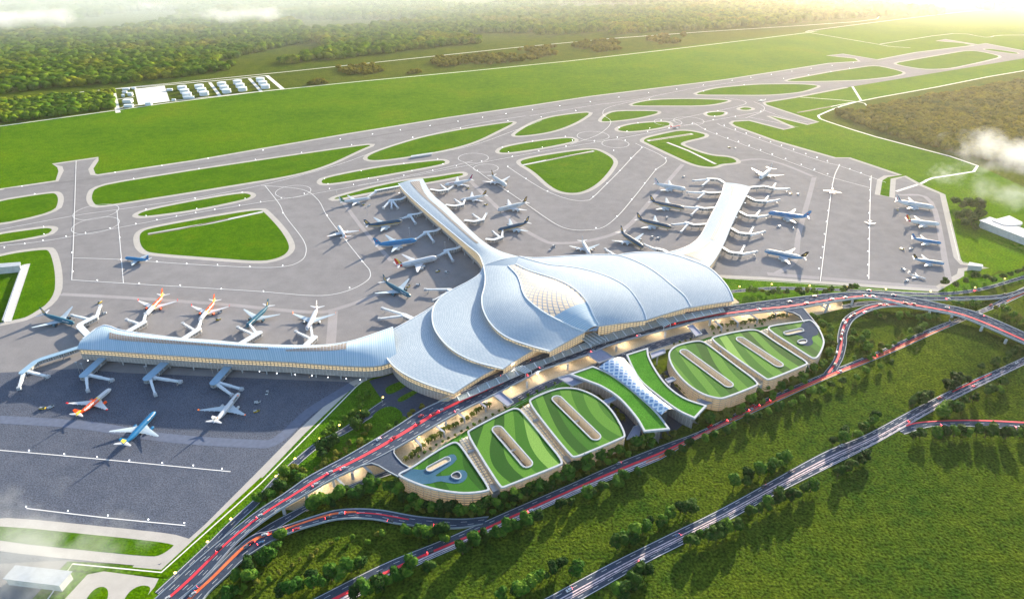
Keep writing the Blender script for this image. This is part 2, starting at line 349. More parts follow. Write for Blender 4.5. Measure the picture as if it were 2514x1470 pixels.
isl = [
 [(-40,500),(123,474),(139,476),(144,494),(133,521),(-40,558)],
 [(-40,581),(106,560),(126,561),(128,566),(114,577),(-40,603)],
 [(26,623),(103,613),(123,615),(137,674),(133,734),(71,777),(43,784),(-40,800),(-40,640)],
 [(237,457),(480,418),(700,385),(922,353),(883,369),(814,402),(760,420),(700,434),(480,470),(251,506),(233,504),(223,483)],
 [(337,527),(360,517),(480,493),(594,474),(614,477),(617,483),(600,490),(486,514),(371,530),(343,531)],
 [(343,571),(371,560),(514,534),(637,514),(650,522),(690,565),(712,603),(705,622),(680,635),(640,642),(520,633),(375,622),(355,615),(343,597)],
 [(898,392),(909,379),(968,358),(1043,336),(1141,317),(1255,300),(1262,302),(1222,322),(1173,346),(1124,362),(1027,382),(929,395)],
 [(1262,331),(1304,304),(1353,287),(1456,274),(1418,300),(1369,320),(1320,330),(1268,335)],
 [(787,447),(798,437),(929,411),(1082,393),(1095,397),(1089,403),(994,421),(863,444),(798,453)],
 [(818,487),(880,470),(930,457),(1000,443),(1060,437),(1130,425),(1140,428),(1130,433),(1040,450),(960,463),(880,478),(825,490)],
 [(1224,372),(1236,362),(1304,349),(1396,338),(1412,343),(1409,348),(1330,364),(1255,375),(1230,376)],
 [(1273,400),(1288,391),(1360,378),(1451,366),(1474,371),(1510,393),(1500,415),(1470,450),(1430,473),(1390,475),(1355,462),(1310,420)],
 [(1474,296),(1501,273),(1611,273),(1617,277),(1600,283),(1551,293),(1483,300)],
 [(1537,260),(1594,246),(1686,243),(1783,246),(1790,249),(1737,260)],
 [(1514,320),(1526,311),(1566,303),(1629,299),(1646,303),(1640,310),(1586,320),(1537,324)],
 [(1697,233),(1757,217),(1857,208),(1957,207),(2003,210),(2009,213),(1966,227),(1886,234)],
 [(1920,200),(2043,177),(2151,161),(2226,179),(2186,189),(2111,197),(2014,200)],
 [(2190,157),(2369,126),(2400,126),(2460,139),(2414,151),(2329,169),(2266,171)],
 [(2410,122),(2429,120),(2500,130),(2497,134)],
 [(1733,280),(1743,276),(1771,275),(1781,277),(1771,284),(1743,286)],
 [(1815,268),(1826,264),(1840,265),(1847,268),(1834,271),(1820,270)],
 [(1571,343),(1643,326),(1671,321),(1703,323),(1743,334),(1663,351),(1686,363),(1743,383),(1794,386),(1811,397),(1800,401),(1769,403),(1757,409),(1743,411),(1706,406),(1657,384),(1600,357)],
 [(-40,1285),(431,1333),(420,1346),(395,1362),(371,1367),(-40,1325)],
]
for i, P in enumerate(isl):
    W = chaikin(GP(P), 2)
    sheet('shoulder', offset(W, 11.0 if i != 18 else 6), 0.24+.002*i, M['shoulder'])
    sheet('grass_island', W, 0.32+.002*i, M['island'])
def strip(name, pts, z, mat): return sheet(name, GP(pts), z, mat)
pv = MB()
for pts, w in (([(363,575),(520,547),(645,520)], 9), ([(1281,406),(1360,390),(1458,371)], 8), ([(1590,346),(1700,329)], 11), ([(1638,350),(1690,370),(1757,403)], 7)):
    ribbon(pv, GP(pts, .45), w, 0)
pv.build('service_track', M['concrete'])['kind'] = 'structure'
pv = MB()
for pts, w in (([(363,576),(440,563),(560,537)], 6), ([(1340,393),(1455,373)], 5), ([(1596,345),(1695,330)], 7), ([(1957,277),(2040,262)], 7)):
    ribbon(pv, GP(pts, .50), w, 0)
pv.build('sunken_track', plain('worn_track', (.12,.11,.09), .9, var=.2))['kind'] = 'structure'
# perimeter tracks
pr = MB()
for pts, w in (([(-700,318),(0,246),(700,177),(1500,95),(2100,54),(2160,38)],7), ([(-700,396),(0,310),(640,225),(1400,150),(1988,80),(1986,76),(2300,37),(2450,22),(2514,27),(2900,55)],6.5),
   ([(1989,81),(2160,110),(2180,114),(2235,118)],5),([(2160,109),(2340,83),(2420,92),(2460,87),(2600,87)],5),
   ([(2900,120),(2514,174),(2300,214),(2105,250),(2020,279),(2011,288),(2030,298),(2150,336),(2400,407),(2290,437),(2262,450),(2200,470)],7),
   ([(1955,238),(2105,250),(2130,262)],5),([(2093,213),(2114,247)],8),([(2040,262),(2100,250)],5)):
    ribbon(pr, catmull(GP(pts, .20), 3), w, 0)
pr.build('perimeter_track', M['perim'])['kind'] = 'structure'
# lighter expansion bands on the apron
bd = MB()
for k, (pts, w) in enumerate((([(150,722),(300,730),(480,742),(560,748),(760,766),(830,757),(930,722)],9),
   ([(1735,412),(1868,391),(1988,430),(1996,445),(1962,570),(1950,640),(1900,675)],10),([(1150,440),(1255,540),(1330,588),(1370,597),(1450,590),(1535,560),(1600,490),(1676,404)],10),
   ([(818,764),(812,850)],14),([(838,490),(890,560),(960,640)],8),([(2200,478),(2285,495),(2330,690)],10),([(1884,672),(2200,698),(2300,705)],12))):
    ribbon(bd, catmull(GP(pts, .25+.002*k), 5), w, 0)
bd.build('apron_band', ground_mat('pale_apron_band', [(.02, [(.3,(.28,.27,.28)),(.7,(.33,.32,.335))])], rough=.75, speck=(1.2,.1)))['kind'] = 'structure'
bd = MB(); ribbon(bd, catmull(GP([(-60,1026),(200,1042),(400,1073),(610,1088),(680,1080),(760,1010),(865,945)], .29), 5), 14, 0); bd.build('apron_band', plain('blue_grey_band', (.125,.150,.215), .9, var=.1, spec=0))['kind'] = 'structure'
wr = MB()
for k, (pts, w) in enumerate((([(10,465),(240,437),(480,405),(860,345),(1300,272),(1780,208),(2110,158),(2400,114)],9),([(-40,605),(333,551),(700,488),(1000,435),(1400,360),(1710,303)],5),([(187,400),(183,515),(178,680)],5),([(1172,422),(1292,503),(1370,555),(1440,567),(1515,534),(1609,420)],5),([(1732,321),(1890,382),(2046,439)],5),([(2048,440),(2030,560),(2014,690)],4))):
    ribbon(wr, catmull(GP(pts, .36+.003*k), 6), w, 0)
wr.build('tyre_worn_strip', ground_mat('tyre_worn_concrete', [(.02, [(.3,(.150,.148,.156)),(.7,(.215,.212,.222))]), (.2, [(.3,(.16,.157,.165)),(.7,(.225,.222,.232))])], rough=.9))['kind'] = 'structure'
# taxi lines
ln = MB(); kz = 0
TL = [[(187,394),(183,515),(180,600),(176,687)],[(287,516),(295,600),(303,695)],[(-40,607),(106,592),(333,551),(480,523),(640,497),(700,488),(860,460),(1000,435),(1140,408),(1260,385),(1400,360),(1520,340),(1600,325),(1710,303),(1800,287),(1868,275)],
 [(-40,571),(180,530),(300,513),(480,486),(640,455),(760,425),(850,398),(950,362),(1060,330),(1180,302),(1290,285)],
 [(176,687),(303,695),(520,708),(647,716),(760,725),(820,722),(870,707),(905,685),(908,665),(893,645),(845,585),(803,530),(780,490),(740,465),(640,455)],
 [(180,633),(297,637),(459,648),(614,656),(690,655),(730,645),(750,625),(745,590),(700,530),(685,500),(650,455)],
 [(-40,1101),(200,1122),(566,1157)],[(65,1247),(260,1270),(455,1289)],
 [(1142,400),(1172,420),(1207,445),(1248,471),(1292,501),(1338,533),(1370,553),(1400,563),(1440,565),(1480,558),(1515,532),(1551,491),(1583,451),(1609,418),(1634,390),(1560,352)],
 [(1246,409),(1291,439),(1344,470),(1400,490),(1440,492),(1456,484),(1490,451),(1521,420),(1549,390),(1575,364)],
 [(1700,300),(1732,319),(1760,331),(1890,380),(1993,418),(2046,437),(2139,462)],[(1760,303),(1790,316),(1996,389),(2060,407),(2136,434),(2175,448)],
 [(2060,407),(2048,435),(2037,500),(2014,690)],[(2139,431),(2136,500),(2133,685)],[(1300,285),(1450,260),(1560,245),(1700,218),(1850,196)],
 [(880,455),(960,440),(1080,415),(1160,395)],[(1020,382),(1150,360),(1260,322),(1330,296)],[(1400,355),(1470,330),(1500,300),(1480,280),(1500,262),(1600,240)],
 [(1640,300),(1700,285),(1810,262),(1830,250),(1780,240)],[(1830,290),(1870,275),(1875,262),(1850,250)],[(1840,288),(1900,300),(1960,312)],[(1868,268),(1930,290),(2000,303)]]
for P in TL:
    kz += .0015; ribbon(ln, catmull(GP(P, .40+kz), 8), 1.25, 0)
for cx, cy, r in ((235,553,42),(1162,388,38),(1193,413,30),(1456,334,44),(1511,353,36),(1691,297,44),(720,470,38),(236,520,42),(1640,300,40)):
    c = G(cx, cy, .43+kz); kz += .0015
    ribbon(ln, [c+Vector((r*math.cos(2*math.pi*i/40), r*math.sin(2*math.pi*i/40), 0)) for i in range(41)], 1.1, 0)
ln.build('taxiway_line', M['white_line'])['kind'] = 'structure'
# lower-left corner: curb lines, loops, right landside road
sheet('lawn_strip', GP([(171,1375),(165,1378),(396,1398),(640,1172),(660,1172),(412,1418),(350,1412),(180,1400),(95,1480),(70,1480)]), .36, M['lawn'])
cb = MB(); ribbon(cb, GP([(110,1480),(178,1383),(396,1404),(640,1186),(875,948),(890,936)], .42), 1.6, 0)
ribbon(cb, catmull(GP([(2332,545),(2352,625),(2358,640),(2390,650)], .42),4), 1.0, 0); ribbon(cb, catmull(GP([(1780,683),(2000,698),(2220,716),(2310,718)], .42),4), 1.0, 0)
cb.build('kerb_line', M['perim'])['kind'] = 'structure'
sheet('road', GP([(150,1480),(215,1410),(255,1402),(390,1420),(380,1440),(330,1500)]), .40, M['shoulder'])
for P in ([(205,1480),(230,1445),(255,1438),(268,1450),(262,1480)], [(300,1480),(318,1450),(345,1436),(368,1438),(370,1450),(350,1480)]):
    sheet('grass_island', chaikin(GP(P), 2), .46, M['island'])
# compound at far left
cp = MB()
for pts, w in (([(277,219),(290,277)],14),([(277,219),(420,208),(560,196),(655,186)],8),([(655,186),(694,219)],14),([(694,219),(500,240),(430,247),(305,262),(290,268)],7),([(515,203),(540,236)],11),([(612,193),(642,226)],11),([(283,245),(330,238)],6)):
    ribbon(cp, GP(pts, .20+.004*len(cp.v)/10), w, 0)
cp.build('compound_road', M['perim'])['kind'] = 'structure'
sheet('yard', GP([(330,219),(404,211),(417,249),(340,259)]), .36, M['perim'])
def flatbox(name, px, py, w, d, h, rz, mat, label, cat, group=None, z=0):
    p = G(px, py, 0); o = empty(name, p, rz)
    m = MB(); m.box((0,0,h/2), (w,d,h)); m.build('wall', mat, o)
    m = MB(); m.box((0,0,h+.35), (w+1.2,d+1.2,.7)); m.build('roof', M['white'], o)
    tag(o, label, cat, group); return o
k = 0
for cx, cy in ((448,206),(490,203),(545,197),(584,192),(640,186)):
    for j, nm in enumerate(('back', 'middle', 'front')):
        p = G(cx+j*(6 if k else 5), cy+22*j/2.6+14, 0); k += 1
        o = empty('storage_tank', p)
        m = MB(); m.cyl((0,0,0), 15, 11, 28); m.build('shell', M['white'], o)
        m = MB(); m.cyl((0,0,11.02), 15.5, .8, 28, r2=15.2, dome=1.2); m.build('lid', M['white'], o)
        tag(o, 'white drum-shaped storage tank, %s of the three in the %s column of the compound' % (nm, ('first','second','third','fourth','fifth')[(k-1)//3]), 'tank', 'storage tanks in the walled compound')
for i, (px, py, w, d, h, lab) in enumerate(((310,221,22,10,5,'long flat white shed at the top left corner of the tank compound'),(329,219,12,9,5,'tiny white shed beside the long shed at the compound top'),
   (307,229,14,9,6,'small white hut below the long shed of the compound'),(321,235,14,12,9,'cubic white hut near the middle of the compound left side'),(303,238,8,9,7,'narrow white hut at the left road of the compound'),
   (315,252,26,22,9,'large grey white block at the left of the paved yard'),(317,263,26,13,7,'low grey block at the lower left compound corner'),(366,258,18,14,8,'grey shed at the lower edge of the paved yard'),
   (417,223,18,10,6,'white hut between the paved yard and the first tanks'),(427,247,11,6,4,'smallest white box right of the paved yard'),(464,242,34,8,6,'long low white shed below the second tank column'))):
    flatbox('shed', px, py, w, d, h, R(8), M['white'], lab, 'shed', 'sheds in the tank compound')
def slab_building(name, pts, h, label, mat=None, cat='building'):
    P = ccw(GP(pts, h)); c = sum(P, Vector())/len(P); c.z = 0
    o = empty(name, c); Q = [p-c for p in P]
    m = MB(); wall_mesh(m, [q*.985 for q in offset(Q, -1.0)], 0, h-.8, True); 
    w = m.build('wall', mat or M['concrete'], o)
    m = MB(); n = len(Q)
    m.add([Vector((q.x,q.y,h-.8)) for q in Q]+[Vector((q.x,q.y,h)) for q in Q], [tuple(range(n-1,-1,-1)), tuple(range(n,2*n))]+[(i,(i+1)%n,n+(i+1)%n,n+i) for i in range(n)])
    m.build('roof', M['parapet'], o); tag(o, label, cat); return o
slab_building('warehouse', [(6,1420),(38,1386),(177,1401),(145,1437)], 10, 'long grey flat-roofed warehouse half under mist in the bottom left corner')
slab_building('warehouse', [(2404,541),(2430,532),(2700,625),(2700,655)], 14, 'long pale shed with slanting side at the right edge below the grove')
slab_building('warehouse', [(2435,541),(2478,529),(2510,545),(2510,551),(2487,553),(2463,552)], 15, 'pale wedge-roofed hall behind the long shed at the right edge')
slab_building('hut', [(2376,651),(2380,643),(2413,649),(2414,655)], 9, 'small white box hut on the grass by the apron corner right of the parked jets')
slab_building('terminal_wing', [(-60,662),(-60,651),(50,643),(50,652)], 13, 'long white flat-roofed block at the left edge beside the dark lawn')
slab_building('shelter', [(1008,386),(1062,378),(1062,374),(1009,382)], 4, 'long thin white shelter lying on the taxiway island edge')
slab_building('trench_wall', [(52,652),(56,650),(10,786),(4,786)], 5, 'cream retaining wall running from the white block down the dark lawn')
sheet('road', GP([(58,650),(75,647),(28,790),(8,790)]), .46, M['concrete'])
# ================================================================= ROADS
def road(name, up, lo, n=60, thick=0.0, lanes=3, mat=None, marks=True, parapet=True, shade=None):
    A = resample(catmull(GP(up), 6), n); B = resample(catmull(GP(lo), 6), n)
    root = MB(); v = A+B
    f = [(i+n, i+n+1, i+1, i) for i in range(n-1)]
    if thick:
        v = v+[p-Vector((0,0,thick)) for p in A]+[p-Vector((0,0,thick)) for p in B]
        f += [(i, i+1, 2*n+i+1, 2*n+i) for i in range(n-1)]+[(n+i+1, n+i, 3*n+i, 3*n+i+1) for i in range(n-1)]+[(2*n+i, 2*n+i+1, 3*n+i+1, 3*n+i) for i in range(n-1)]
    root.add(v, f); o = root.build(name, [mat or M['asphalt']]); o['kind'] = 'structure'
    if thick and parapet:
        m = MB()
        for E, O in ((A, B), (B, A)):
            W = [e+(q-e).normalized()*.7+Vector((0,0,.02)) for e, q in zip(E, O)]
            nn = n; vv = [e-Vector((0,0,thick*.9)) + (e-q).normalized()*.05 for e, q in zip(E, O)]+[e+Vector((0,0,1.1)) + (e-q).normalized()*.05 for e, q in zip(E, O)]+[w+Vector((0,0,1.1)) for w in W]+[w for w in W]
            m.add(vv, [(i,i+1,nn+i+1,nn+i) for i in range(nn-1)]+[(nn+i,nn+i+1,2*nn+i+1,2*nn+i) for i in range(nn-1)]+[(2*nn+i,2*nn+i+1,3*nn+i+1,3*nn+i) for i in range(nn-1)])
        m.build('road_parapet', M['parapet'])['kind'] = 'structure'
    elif parapet:
        m = MB()
        for E, O in ((A, B), (B, A)):
            ribbon(m, [e+(q-e).normalized()*1.0 for e, q in zip(E, O)], .55, .06)
        m.build('edge_line', M['white_line'])['kind'] = 'structure'
    if marks:
        m = MB()
        for k in range(1, lanes):
            dashes(m, [a.lerp(b, k/lanes) for a, b in zip(A, B)], .38, 6, 11, .2 if thick else .07)
        m.build('lane_marking', M['white_line'])['kind'] = 'structure'
    return A, B
RD = {}
RD['h2'] = road('road', [(500,1588,.26),(650,1521,.26),(766,1470,.26),(937,1384,.26),(1086,1324,.26),(1166,1289,.26),(1266,1245,.26),(1400,1187,.26),(1514,1136,.26),(1630,1090,.26),(1729,1053,.26),(1858,987,.26),(2021,917,.26),(2141,868,.26),(2284,806,.26),(2398,764,.26),(2455,737,.26),(2514,704,.26),(2800,570,.26)],
   [(500,1648,.26),(700,1552,.26),(810,1500,.26),(1029,1386,.26),(1171,1324,.26),(1314,1258,.26),(1429,1206,.26),(1543,1160,.26),(1630,1124,.26),(1671,1098,.26),(1757,1055,.26),(1858,1009,.26),(2030,930,.26),(2170,874,.26),(2313,810,.26),(2410,769,.26),(2460,750,.26),(2514,724,.26),(2800,590,.26)], 90, lanes=4)
RD['h3'] = road('road', [(900,1692,.28),(1180,1550,.28),(1334,1470,.28),(1500,1381,.28),(1643,1310,.28),(1786,1239,.28),(2014,1113,.28),(2127,1065,.28),(2241,1004,.28),(2355,947,.28),(2514,876,.28),(2800,740,.28)],
   [(1000,1692,.28),(1300,1540,.28),(1430,1470,.28),(1586,1382,.28),(1671,1339,.28),(1786,1279,.28),(1929,1201,.28),(2130,1100,.28),(2227,1046,.28),(2293,1008,.28),(2370,967,.28),(2514,896,.28),(2800,762,.28)], 90, lanes=5)
def lift(pts, dz): return [(p[0], p[1], p[2]+dz) for p in pts]
RD['loop'] = road('ramp', [(2021,918,.3),(2044,887,1),(2055,850,3),(2057,819,5),(2070,784,7),(2098,764,9),(2138,748,10.5),(2180,744,11),(2241,743,11.3)],
   [(2053,911,.3),(2070,879,1),(2078,844,3),(2080,819,5),(2095,787,7),(2127,767,9),(2170,754,10.5),(2227,752,11),(2241,753,11.3)], 60, thick=1.2, lanes=3)
RD['r4'] = road('ramp', [(395,1560,.6),(437,1480,1),(500,1424,2.5),(586,1339,4),(629,1310,5),(664,1303,6),(780,1264,6),(843,1250,5),(929,1251,4),(1029,1268,2),(1130,1274,1),(1200,1268,.4)],
   [(450,1560,.6),(500,1470,1),(557,1413,2.5),(614,1361,4),(700,1313,6),(786,1284,6),(843,1273,5),(914,1274,4),(986,1287,2.5),(1071,1296,1.5),(1130,1296,1),(1185,1287,.4)], 70, thick=1.2, lanes=3)
RD['r6'] = road('road', [(560,1352,.35),(586,1336,.35),(657,1287,.35),(754,1236,.35),(823,1205,.35),(900,1172,.35),(960,1150,.35)],[(600,1362,.35),(663,1310,.35),(754,1252,.35),(823,1218,.35),(900,1185,.35),(960,1165,.35)], 40, lanes=2)
RD['r5'] = road('road', [(2200,1052,.3),(2247,1036,.3),(2341,1030,.3),(2427,1030,.3),(2514,1034,.3),(2800,1048,.3)],[(2221,1066,.3),(2284,1048,.3),(2340,1046,.3),(2427,1049,.3),(2514,1056,.3),(2800,1070,.3)], 40, lanes=2)
RD['r7'] = road('road', [(380,1452,.3),(500,1341,.3),(563,1279,.3),(629,1219,.3),(671,1173,.3),(729,1121,.3),(777,1084,.3),(845,1048,.3),(935,985,.3),(990,955,.3),(1040,935,.3)],[(395,1462,.3),(518,1350,.3),(583,1286,.3),(640,1233,.3),(690,1180,.3),(745,1130,.3),(790,1094,.3),(860,1058,.3),(950,1000,.3),(1010,968,.3),(1060,948,.3)], 60, lanes=2)
RD['r8'] = road('road', [(1795,712,.3),(1900,704,.3),(2050,708,.3),(2200,716,.3),(2300,718,.3),(2400,708,.3),(2514,676,.3),(2700,620,.3)],[(1797,719,.3),(1900,711,.3),(2050,714,.3),(2200,722,.3),(2300,725,.3),(2400,715,.3),(2514,684,.3),(2700,630,.3)], 50, lanes=2)
RD['r9'] = road('road', [(2067,749,.35),(2127,739,.35),(2215,740,.35)],[(2070,758,.35),(2138,748,.35),(2215,748,.35)], 20, lanes=2)
# elevated departures road
RD['r1'] = road('elevated_road', [(320,1520,1),(380,1470,1),(500,1361,4),(623,1261,8),(700,1210,10),(757,1170,12),(857,1116,12),(968,1050,12),(1031,1009,12),(1085,983,12),(1140,960,12),(1262,912,12),(1346,880,12),(1440,845,12),(1530,815,12),(1620,788,12),(1700,768,12),(1790,752,12),(1884,739,12),(1984,727,12),(2070,719,12),(2150,720,12),(2230,730,12),(2313,747,11),(2398,767,10),(2514,816,9),(2700,900,8)],
   [(385,1520,1),(430,1480,1),(500,1421,4),(586,1327,8),(671,1261,10),(757,1210,12),(823,1173,12),(900,1137,12),(965,1104,12),(1069,1044,12),(1126,1012,12),(1224,963,12),(1308,919,12),(1335,906,12),(1444,870,12),(1509,843,12),(1672,799,12),(1759,780,12),(1863,767,12),(1944,759,12),(2013,747,12),(2070,737,12),(2141,731,12),(2230,753,12),(2298,764,11),(2370,781,10),(2514,843,9),(2700,930,8)], 120, thick=1.8, lanes=6)
RD['r1b'] = road('ramp', [(2130,718.5,12.1),(2230,727,11),(2313,729,8),(2400,728,5),(2470,722,2),(2530,702,1)],[(2120,729,12.1),(2230,735,11),(2313,737,8),(2400,736,5),(2470,730,2),(2530,712,1)], 40, thick=1.2, lanes=2)
# upper carriageway between the halls and the canopy
RD['up'] = road('upper_carriageway', [(1140,950,12.3),(1226,912,12.3),(1300,880,12.3),(1415,835,12.3),(1500,806,12.3),(1600,782,12.3),(1700,762,12.3),(1780,747,12.3)],
    [(1120,985,12.3),(1230,932,12.3),(1310,898,12.3),(1420,857,12.3),(1509,828,12.3),(1600,800,12.3),(1700,778,12.3),(1790,762,12.3)], 60, thick=.4, lanes=3, parapet=False)
pd = MB()
for k, (px, py) in enumerate(((700,1245),(757,1212),(823,1178),(870,1160),(1100,1035),(1200,985),(1300,938),(1400,893),(1520,850),(1640,815),(1750,787),(1940,765),(2040,747),(2100,738),(2290,765),(2345,775),(2420,800),(2480,830))):
    p = G(px-6, py-4, 12); zt = 11 if px > 800 else 9.5
    zt = {2290:9.6,2345:9.0,2420:8.0,2480:7.4,700:8,757:9.4}.get(px, 10)
    pd.beam((p.x,p.y,0), (p.x,p.y,zt), 2.6)
pd.build('road_pier', M['concrete'])['kind'] = 'structure'
# plaza / forecourt at grade
sheet('forecourt', GP([(940,1100),(1075,1010),(1224,935),(1335,880),(1500,820),(1672,775),(1863,745),(1975,752),(1990,770),(1995,790),(1890,800),(1755,826),(1640,858),(1530,880),(1480,905),(1400,940),(1300,975),(1150,1053),(1010,1148),(985,1138),(965,1120)]), .30, M['plaza'])
sheet('forecourt', GP([(690,1250),(757,1200),(823,1165),(900,1128),(930,1132),(950,1152),(900,1190),(823,1220),(754,1255)]), .28, M['plaza'])
sheet('forecourt', GP([(1965,760),(2000,752),(2067,737),(2070,757),(1990,778)]), .32, M['plaza'])
RD['arr'] = road('arrivals_road', [(1240,985,.36),(1330,940,.36),(1420,908,.36),(1520,868,.36),(1640,828,.36),(1730,806,.36)],[(1262,1000,.36),(1345,958,.36),(1430,925,.36),(1530,885,.36),(1650,845,.36),(1740,820,.36)], 40, lanes=4)
sheet('garden_strip', GP([(1005,1148),(1110,1078),(1245,1003),(1300,972),(1400,930),(1420,940),(1300,985),(1250,1012),(1110,1092),(1015,1152)]), .42, M['hubgreen'])
sheet('garden_strip', GP([(1640,868),(1700,842),(1740,828),(1850,806),(1985,784),(1985,792),(1860,815),(1745,838),(1650,872)]), .42, M['hubgreen'])
# service area between the left wing and the hall
sheet('road', GP([(906,935),(985,912),(1070,965),(1130,990),(1080,1000),(1000,1040),(950,995),(930,970)]), .38, M['asphalt'])
for P in ([(945,950),(1000,930),(1018,936),(960,970),(947,966)], [(975,978),(1020,955),(1035,958),(990,986),(977,987)], [(900,1028),(955,990),(998,1018),(960,1042)]):
    sheet('grass_island', chaikin(GP(P), 2), .48, M['scrub'])
# light trails of the traffic, painted along the lanes as matte colour
def lane(key, mat, a, b, i0=0.0, i1=1.0, dz=.26):  # draws one painted light trail along a lane
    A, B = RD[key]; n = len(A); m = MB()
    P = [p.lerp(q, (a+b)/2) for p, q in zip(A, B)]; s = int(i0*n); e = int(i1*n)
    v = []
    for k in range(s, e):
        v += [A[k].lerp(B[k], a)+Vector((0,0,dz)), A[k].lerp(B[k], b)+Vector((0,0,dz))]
    m.add(v, [(2*i, 2*i+1, 2*i+3, 2*i+2) for i in range(e-s-1)]); o = m.build('painted_light_trail', mat); o['kind'] = 'structure'
lane('r1', M['redtrail'], .42, .56, 0, .34); lane('r1', M['redtrail'], .64, .76, .52, 1)
lane('r4', M['orangetrail'], .22, .42, 0, .62); lane('r4', M['redtrail'], .36, .48, .6, .78, .3)
lane('loop', M['redtrail'], .30, .55, 0, .95)
lane('h2', M['redtrail'], .46, .62, .05, .6); lane('h2', M['pinktrail'], .66, .76, .0, .4); lane('h2', M['orangetrail'], .70, .90, .28, .64); lane('h2', M['pinktrail'], .50, .57, .5, .8)
lane('h2', M['pinktrail'], .82, .88, .05, .3,.3); lane('h2', M['orangetrail'], .7, .82, .72, .85); lane('h2', M['pinktrail'], .62, .90, .88, 1)
lane('h3', M['pinktrail'], .40, .46, .1, .5); lane('h3', M['pinktrail'], .54, .60, .1, .72); lane('h3', M['pinktrail'], .66, .69, .1, .9); lane('h3', M['redtrail'], .2, .3, .62, .70); lane('h3', M['pinktrail'], .85, .9, .4, .75)
lane('r5', M['redtrail'], .05, .2, .05, 1)

def deck(name, pts):
    P = [G(*p) for p in pts]; m = MB(); c = sum(P, Vector())/len(P); n = len(P)
    m.add(P+[c], [(i, (i+1) % n, n) for i in range(n)] if area2(P) > 0 else [((i+1) % n, i, n) for i in range(n)]); Q = P if area2(P) > 0 else P[::-1]
    m.add([p for p in Q]+[p-Vector((0,0,1.6)) for p in Q], [(i, n+i, n+(i+1) % n, (i+1) % n) for i in range(n)])
    m.build(name, M['asphalt'])['kind'] = 'structure'
    m = MB()
    return P
D1 = deck('ramp', [(885,1144,12.06),(930,1122,12.06),(968,1103,12.06),(967,1112,13),(975,1124,14.5),(988,1138,17),(1010,1151,20.2),(995,1162,20.5),(978,1170,20.3),(955,1158,17.5),(930,1143,14.5),(912,1137,13)])
D2 = deck('ramp', [(1925,762,12.06),(1945,759.5,12.06),(1972,757,12.06),(1990,778,15),(2012,806,20.3),(1995,800,20.5),(1974,792,20.3),(1963,776,16),(1948,768,13)])
m = MB()
for P, ids in ((D1, ((2,3,4,5,6), (8,9,10,11,0))), (D2, ((2,3,4), (6,7,8,0)))):
    for L_ in ids:
        for a_, b_ in zip(L_, L_[1:]): m.beam(P[a_]+Vector((0,0,.5)), P[b_]+Vector((0,0,.5)), .8, 1.3)
m.build('road_parapet', M['parapet'])['kind'] = 'structure'
# ================================================================= TERMINAL
T = empty('terminal_building', G(1400, 720, 0)); tl = T.location.copy()
tag(T, 'huge lotus shaped terminal with layered pale blue petal roofs, two piers and a long wing', 'terminal')
def rel(P): return [p-tl for p in P]
def loft(name, A, B, mat, bulge=0.0, m=14, prof=None, extra=None, thick=1.6, uvs=1.0, flip=False, trim=True, parent=None):
    """surface between two curves of equal length; skirt below; trim along the first edge"""
    n = len(A); v = []; uv = []; L = 0
    for i in range(n):
        if i: L += (A[i]-A[i-1]).length*.5+(B[i]-B[i-1]).length*.5
        W = (B[i]-A[i]).length
        for j in range(m+1):
            s = j/m; p = A[i].lerp(B[i], s); bz = bulge(i/(n-1)) if callable(bulge) else bulge
            p = p+Vector((0,0,bz*math.sin(math.pi*s))) ; v.append(p-tl); uv.append((L*uvs, W*s*uvs) if mat not in (M['diamond'],) else (L*.6+W*s*.8, -L*.6+W*s*.8))
    f = []; k = m+1
    for i in range(n-1):
        for j in range(m):
            q = (i*k+j, (i+1)*k+j, (i+1)*k+j+1, i*k+j+1); f.append(q)
    # orientation up
    a, b, c = v[f[len(f)//2][0]], v[f[len(f)//2][1]], v[f[len(f)//2][2]]
    up = (b-a).cross(c-a).z > 0
    if not up: f = [q[::-1] for q in f]
    o = mesh(name, v, f, mat, parent or T, smooth=True, uv=uv)
    # eave skirt
    bnd = [i*k for i in range(n)]+[(n-1)*k+j for j in range(1, k)]+[i*k+m for i in range(n-2, -1, -1)]+[j for j in range(m-1, 0, -1)]
    sk = MB(); P = [v[i] for i in bnd]; q = len(P)
    sk.add([p+Vector((0,0,.03)) for p in P]+[p-Vector((0,0,thick)) for p in P], [(i, (i+1) % q, q+(i+1) % q, q+i) for i in range(q)])
    sk.build('eave', M['parapet'], o)
    und = mesh('soffit', [p-Vector((0,0,thick*.98)) for p in v], [x[::-1] for x in f], M['plaza'], o)
    if trim:
        t = MB()
        for i in range(n-1): t.beam(v[i*k]+Vector((0,0,.35)), v[(i+1)*k]+Vector((0,0,.35)), 1.5, .9)
        t.build('edge_trim', M['white'], o)
    return o, v
def wall(P, ztop_drop, z0, mat, name='facade', c=None, inset=3.0, parent=None):
    Q = []
    for p in P:
        d = (c-p) if c is not None else Vector(); d.z = 0
        if d.length > 1: d.normalize()
        Q.append(p+d*inset)
    v = []; uv = []; L = 0
    for i, p in enumerate(Q):
        if i: L += (Q[i]-Q[i-1]).length
        v += [Vector((p.x,p.y,z0))-tl, Vector((p.x,p.y,p.z-ztop_drop))-tl]; uv += [(L, z0), (L, p.z)]
    return mesh(name, v, [(2*i, 2*i+2, 2*i+3, 2*i+1) for i in range(len(Q)-1)], mat, parent or T, uv=uv)
n = 48
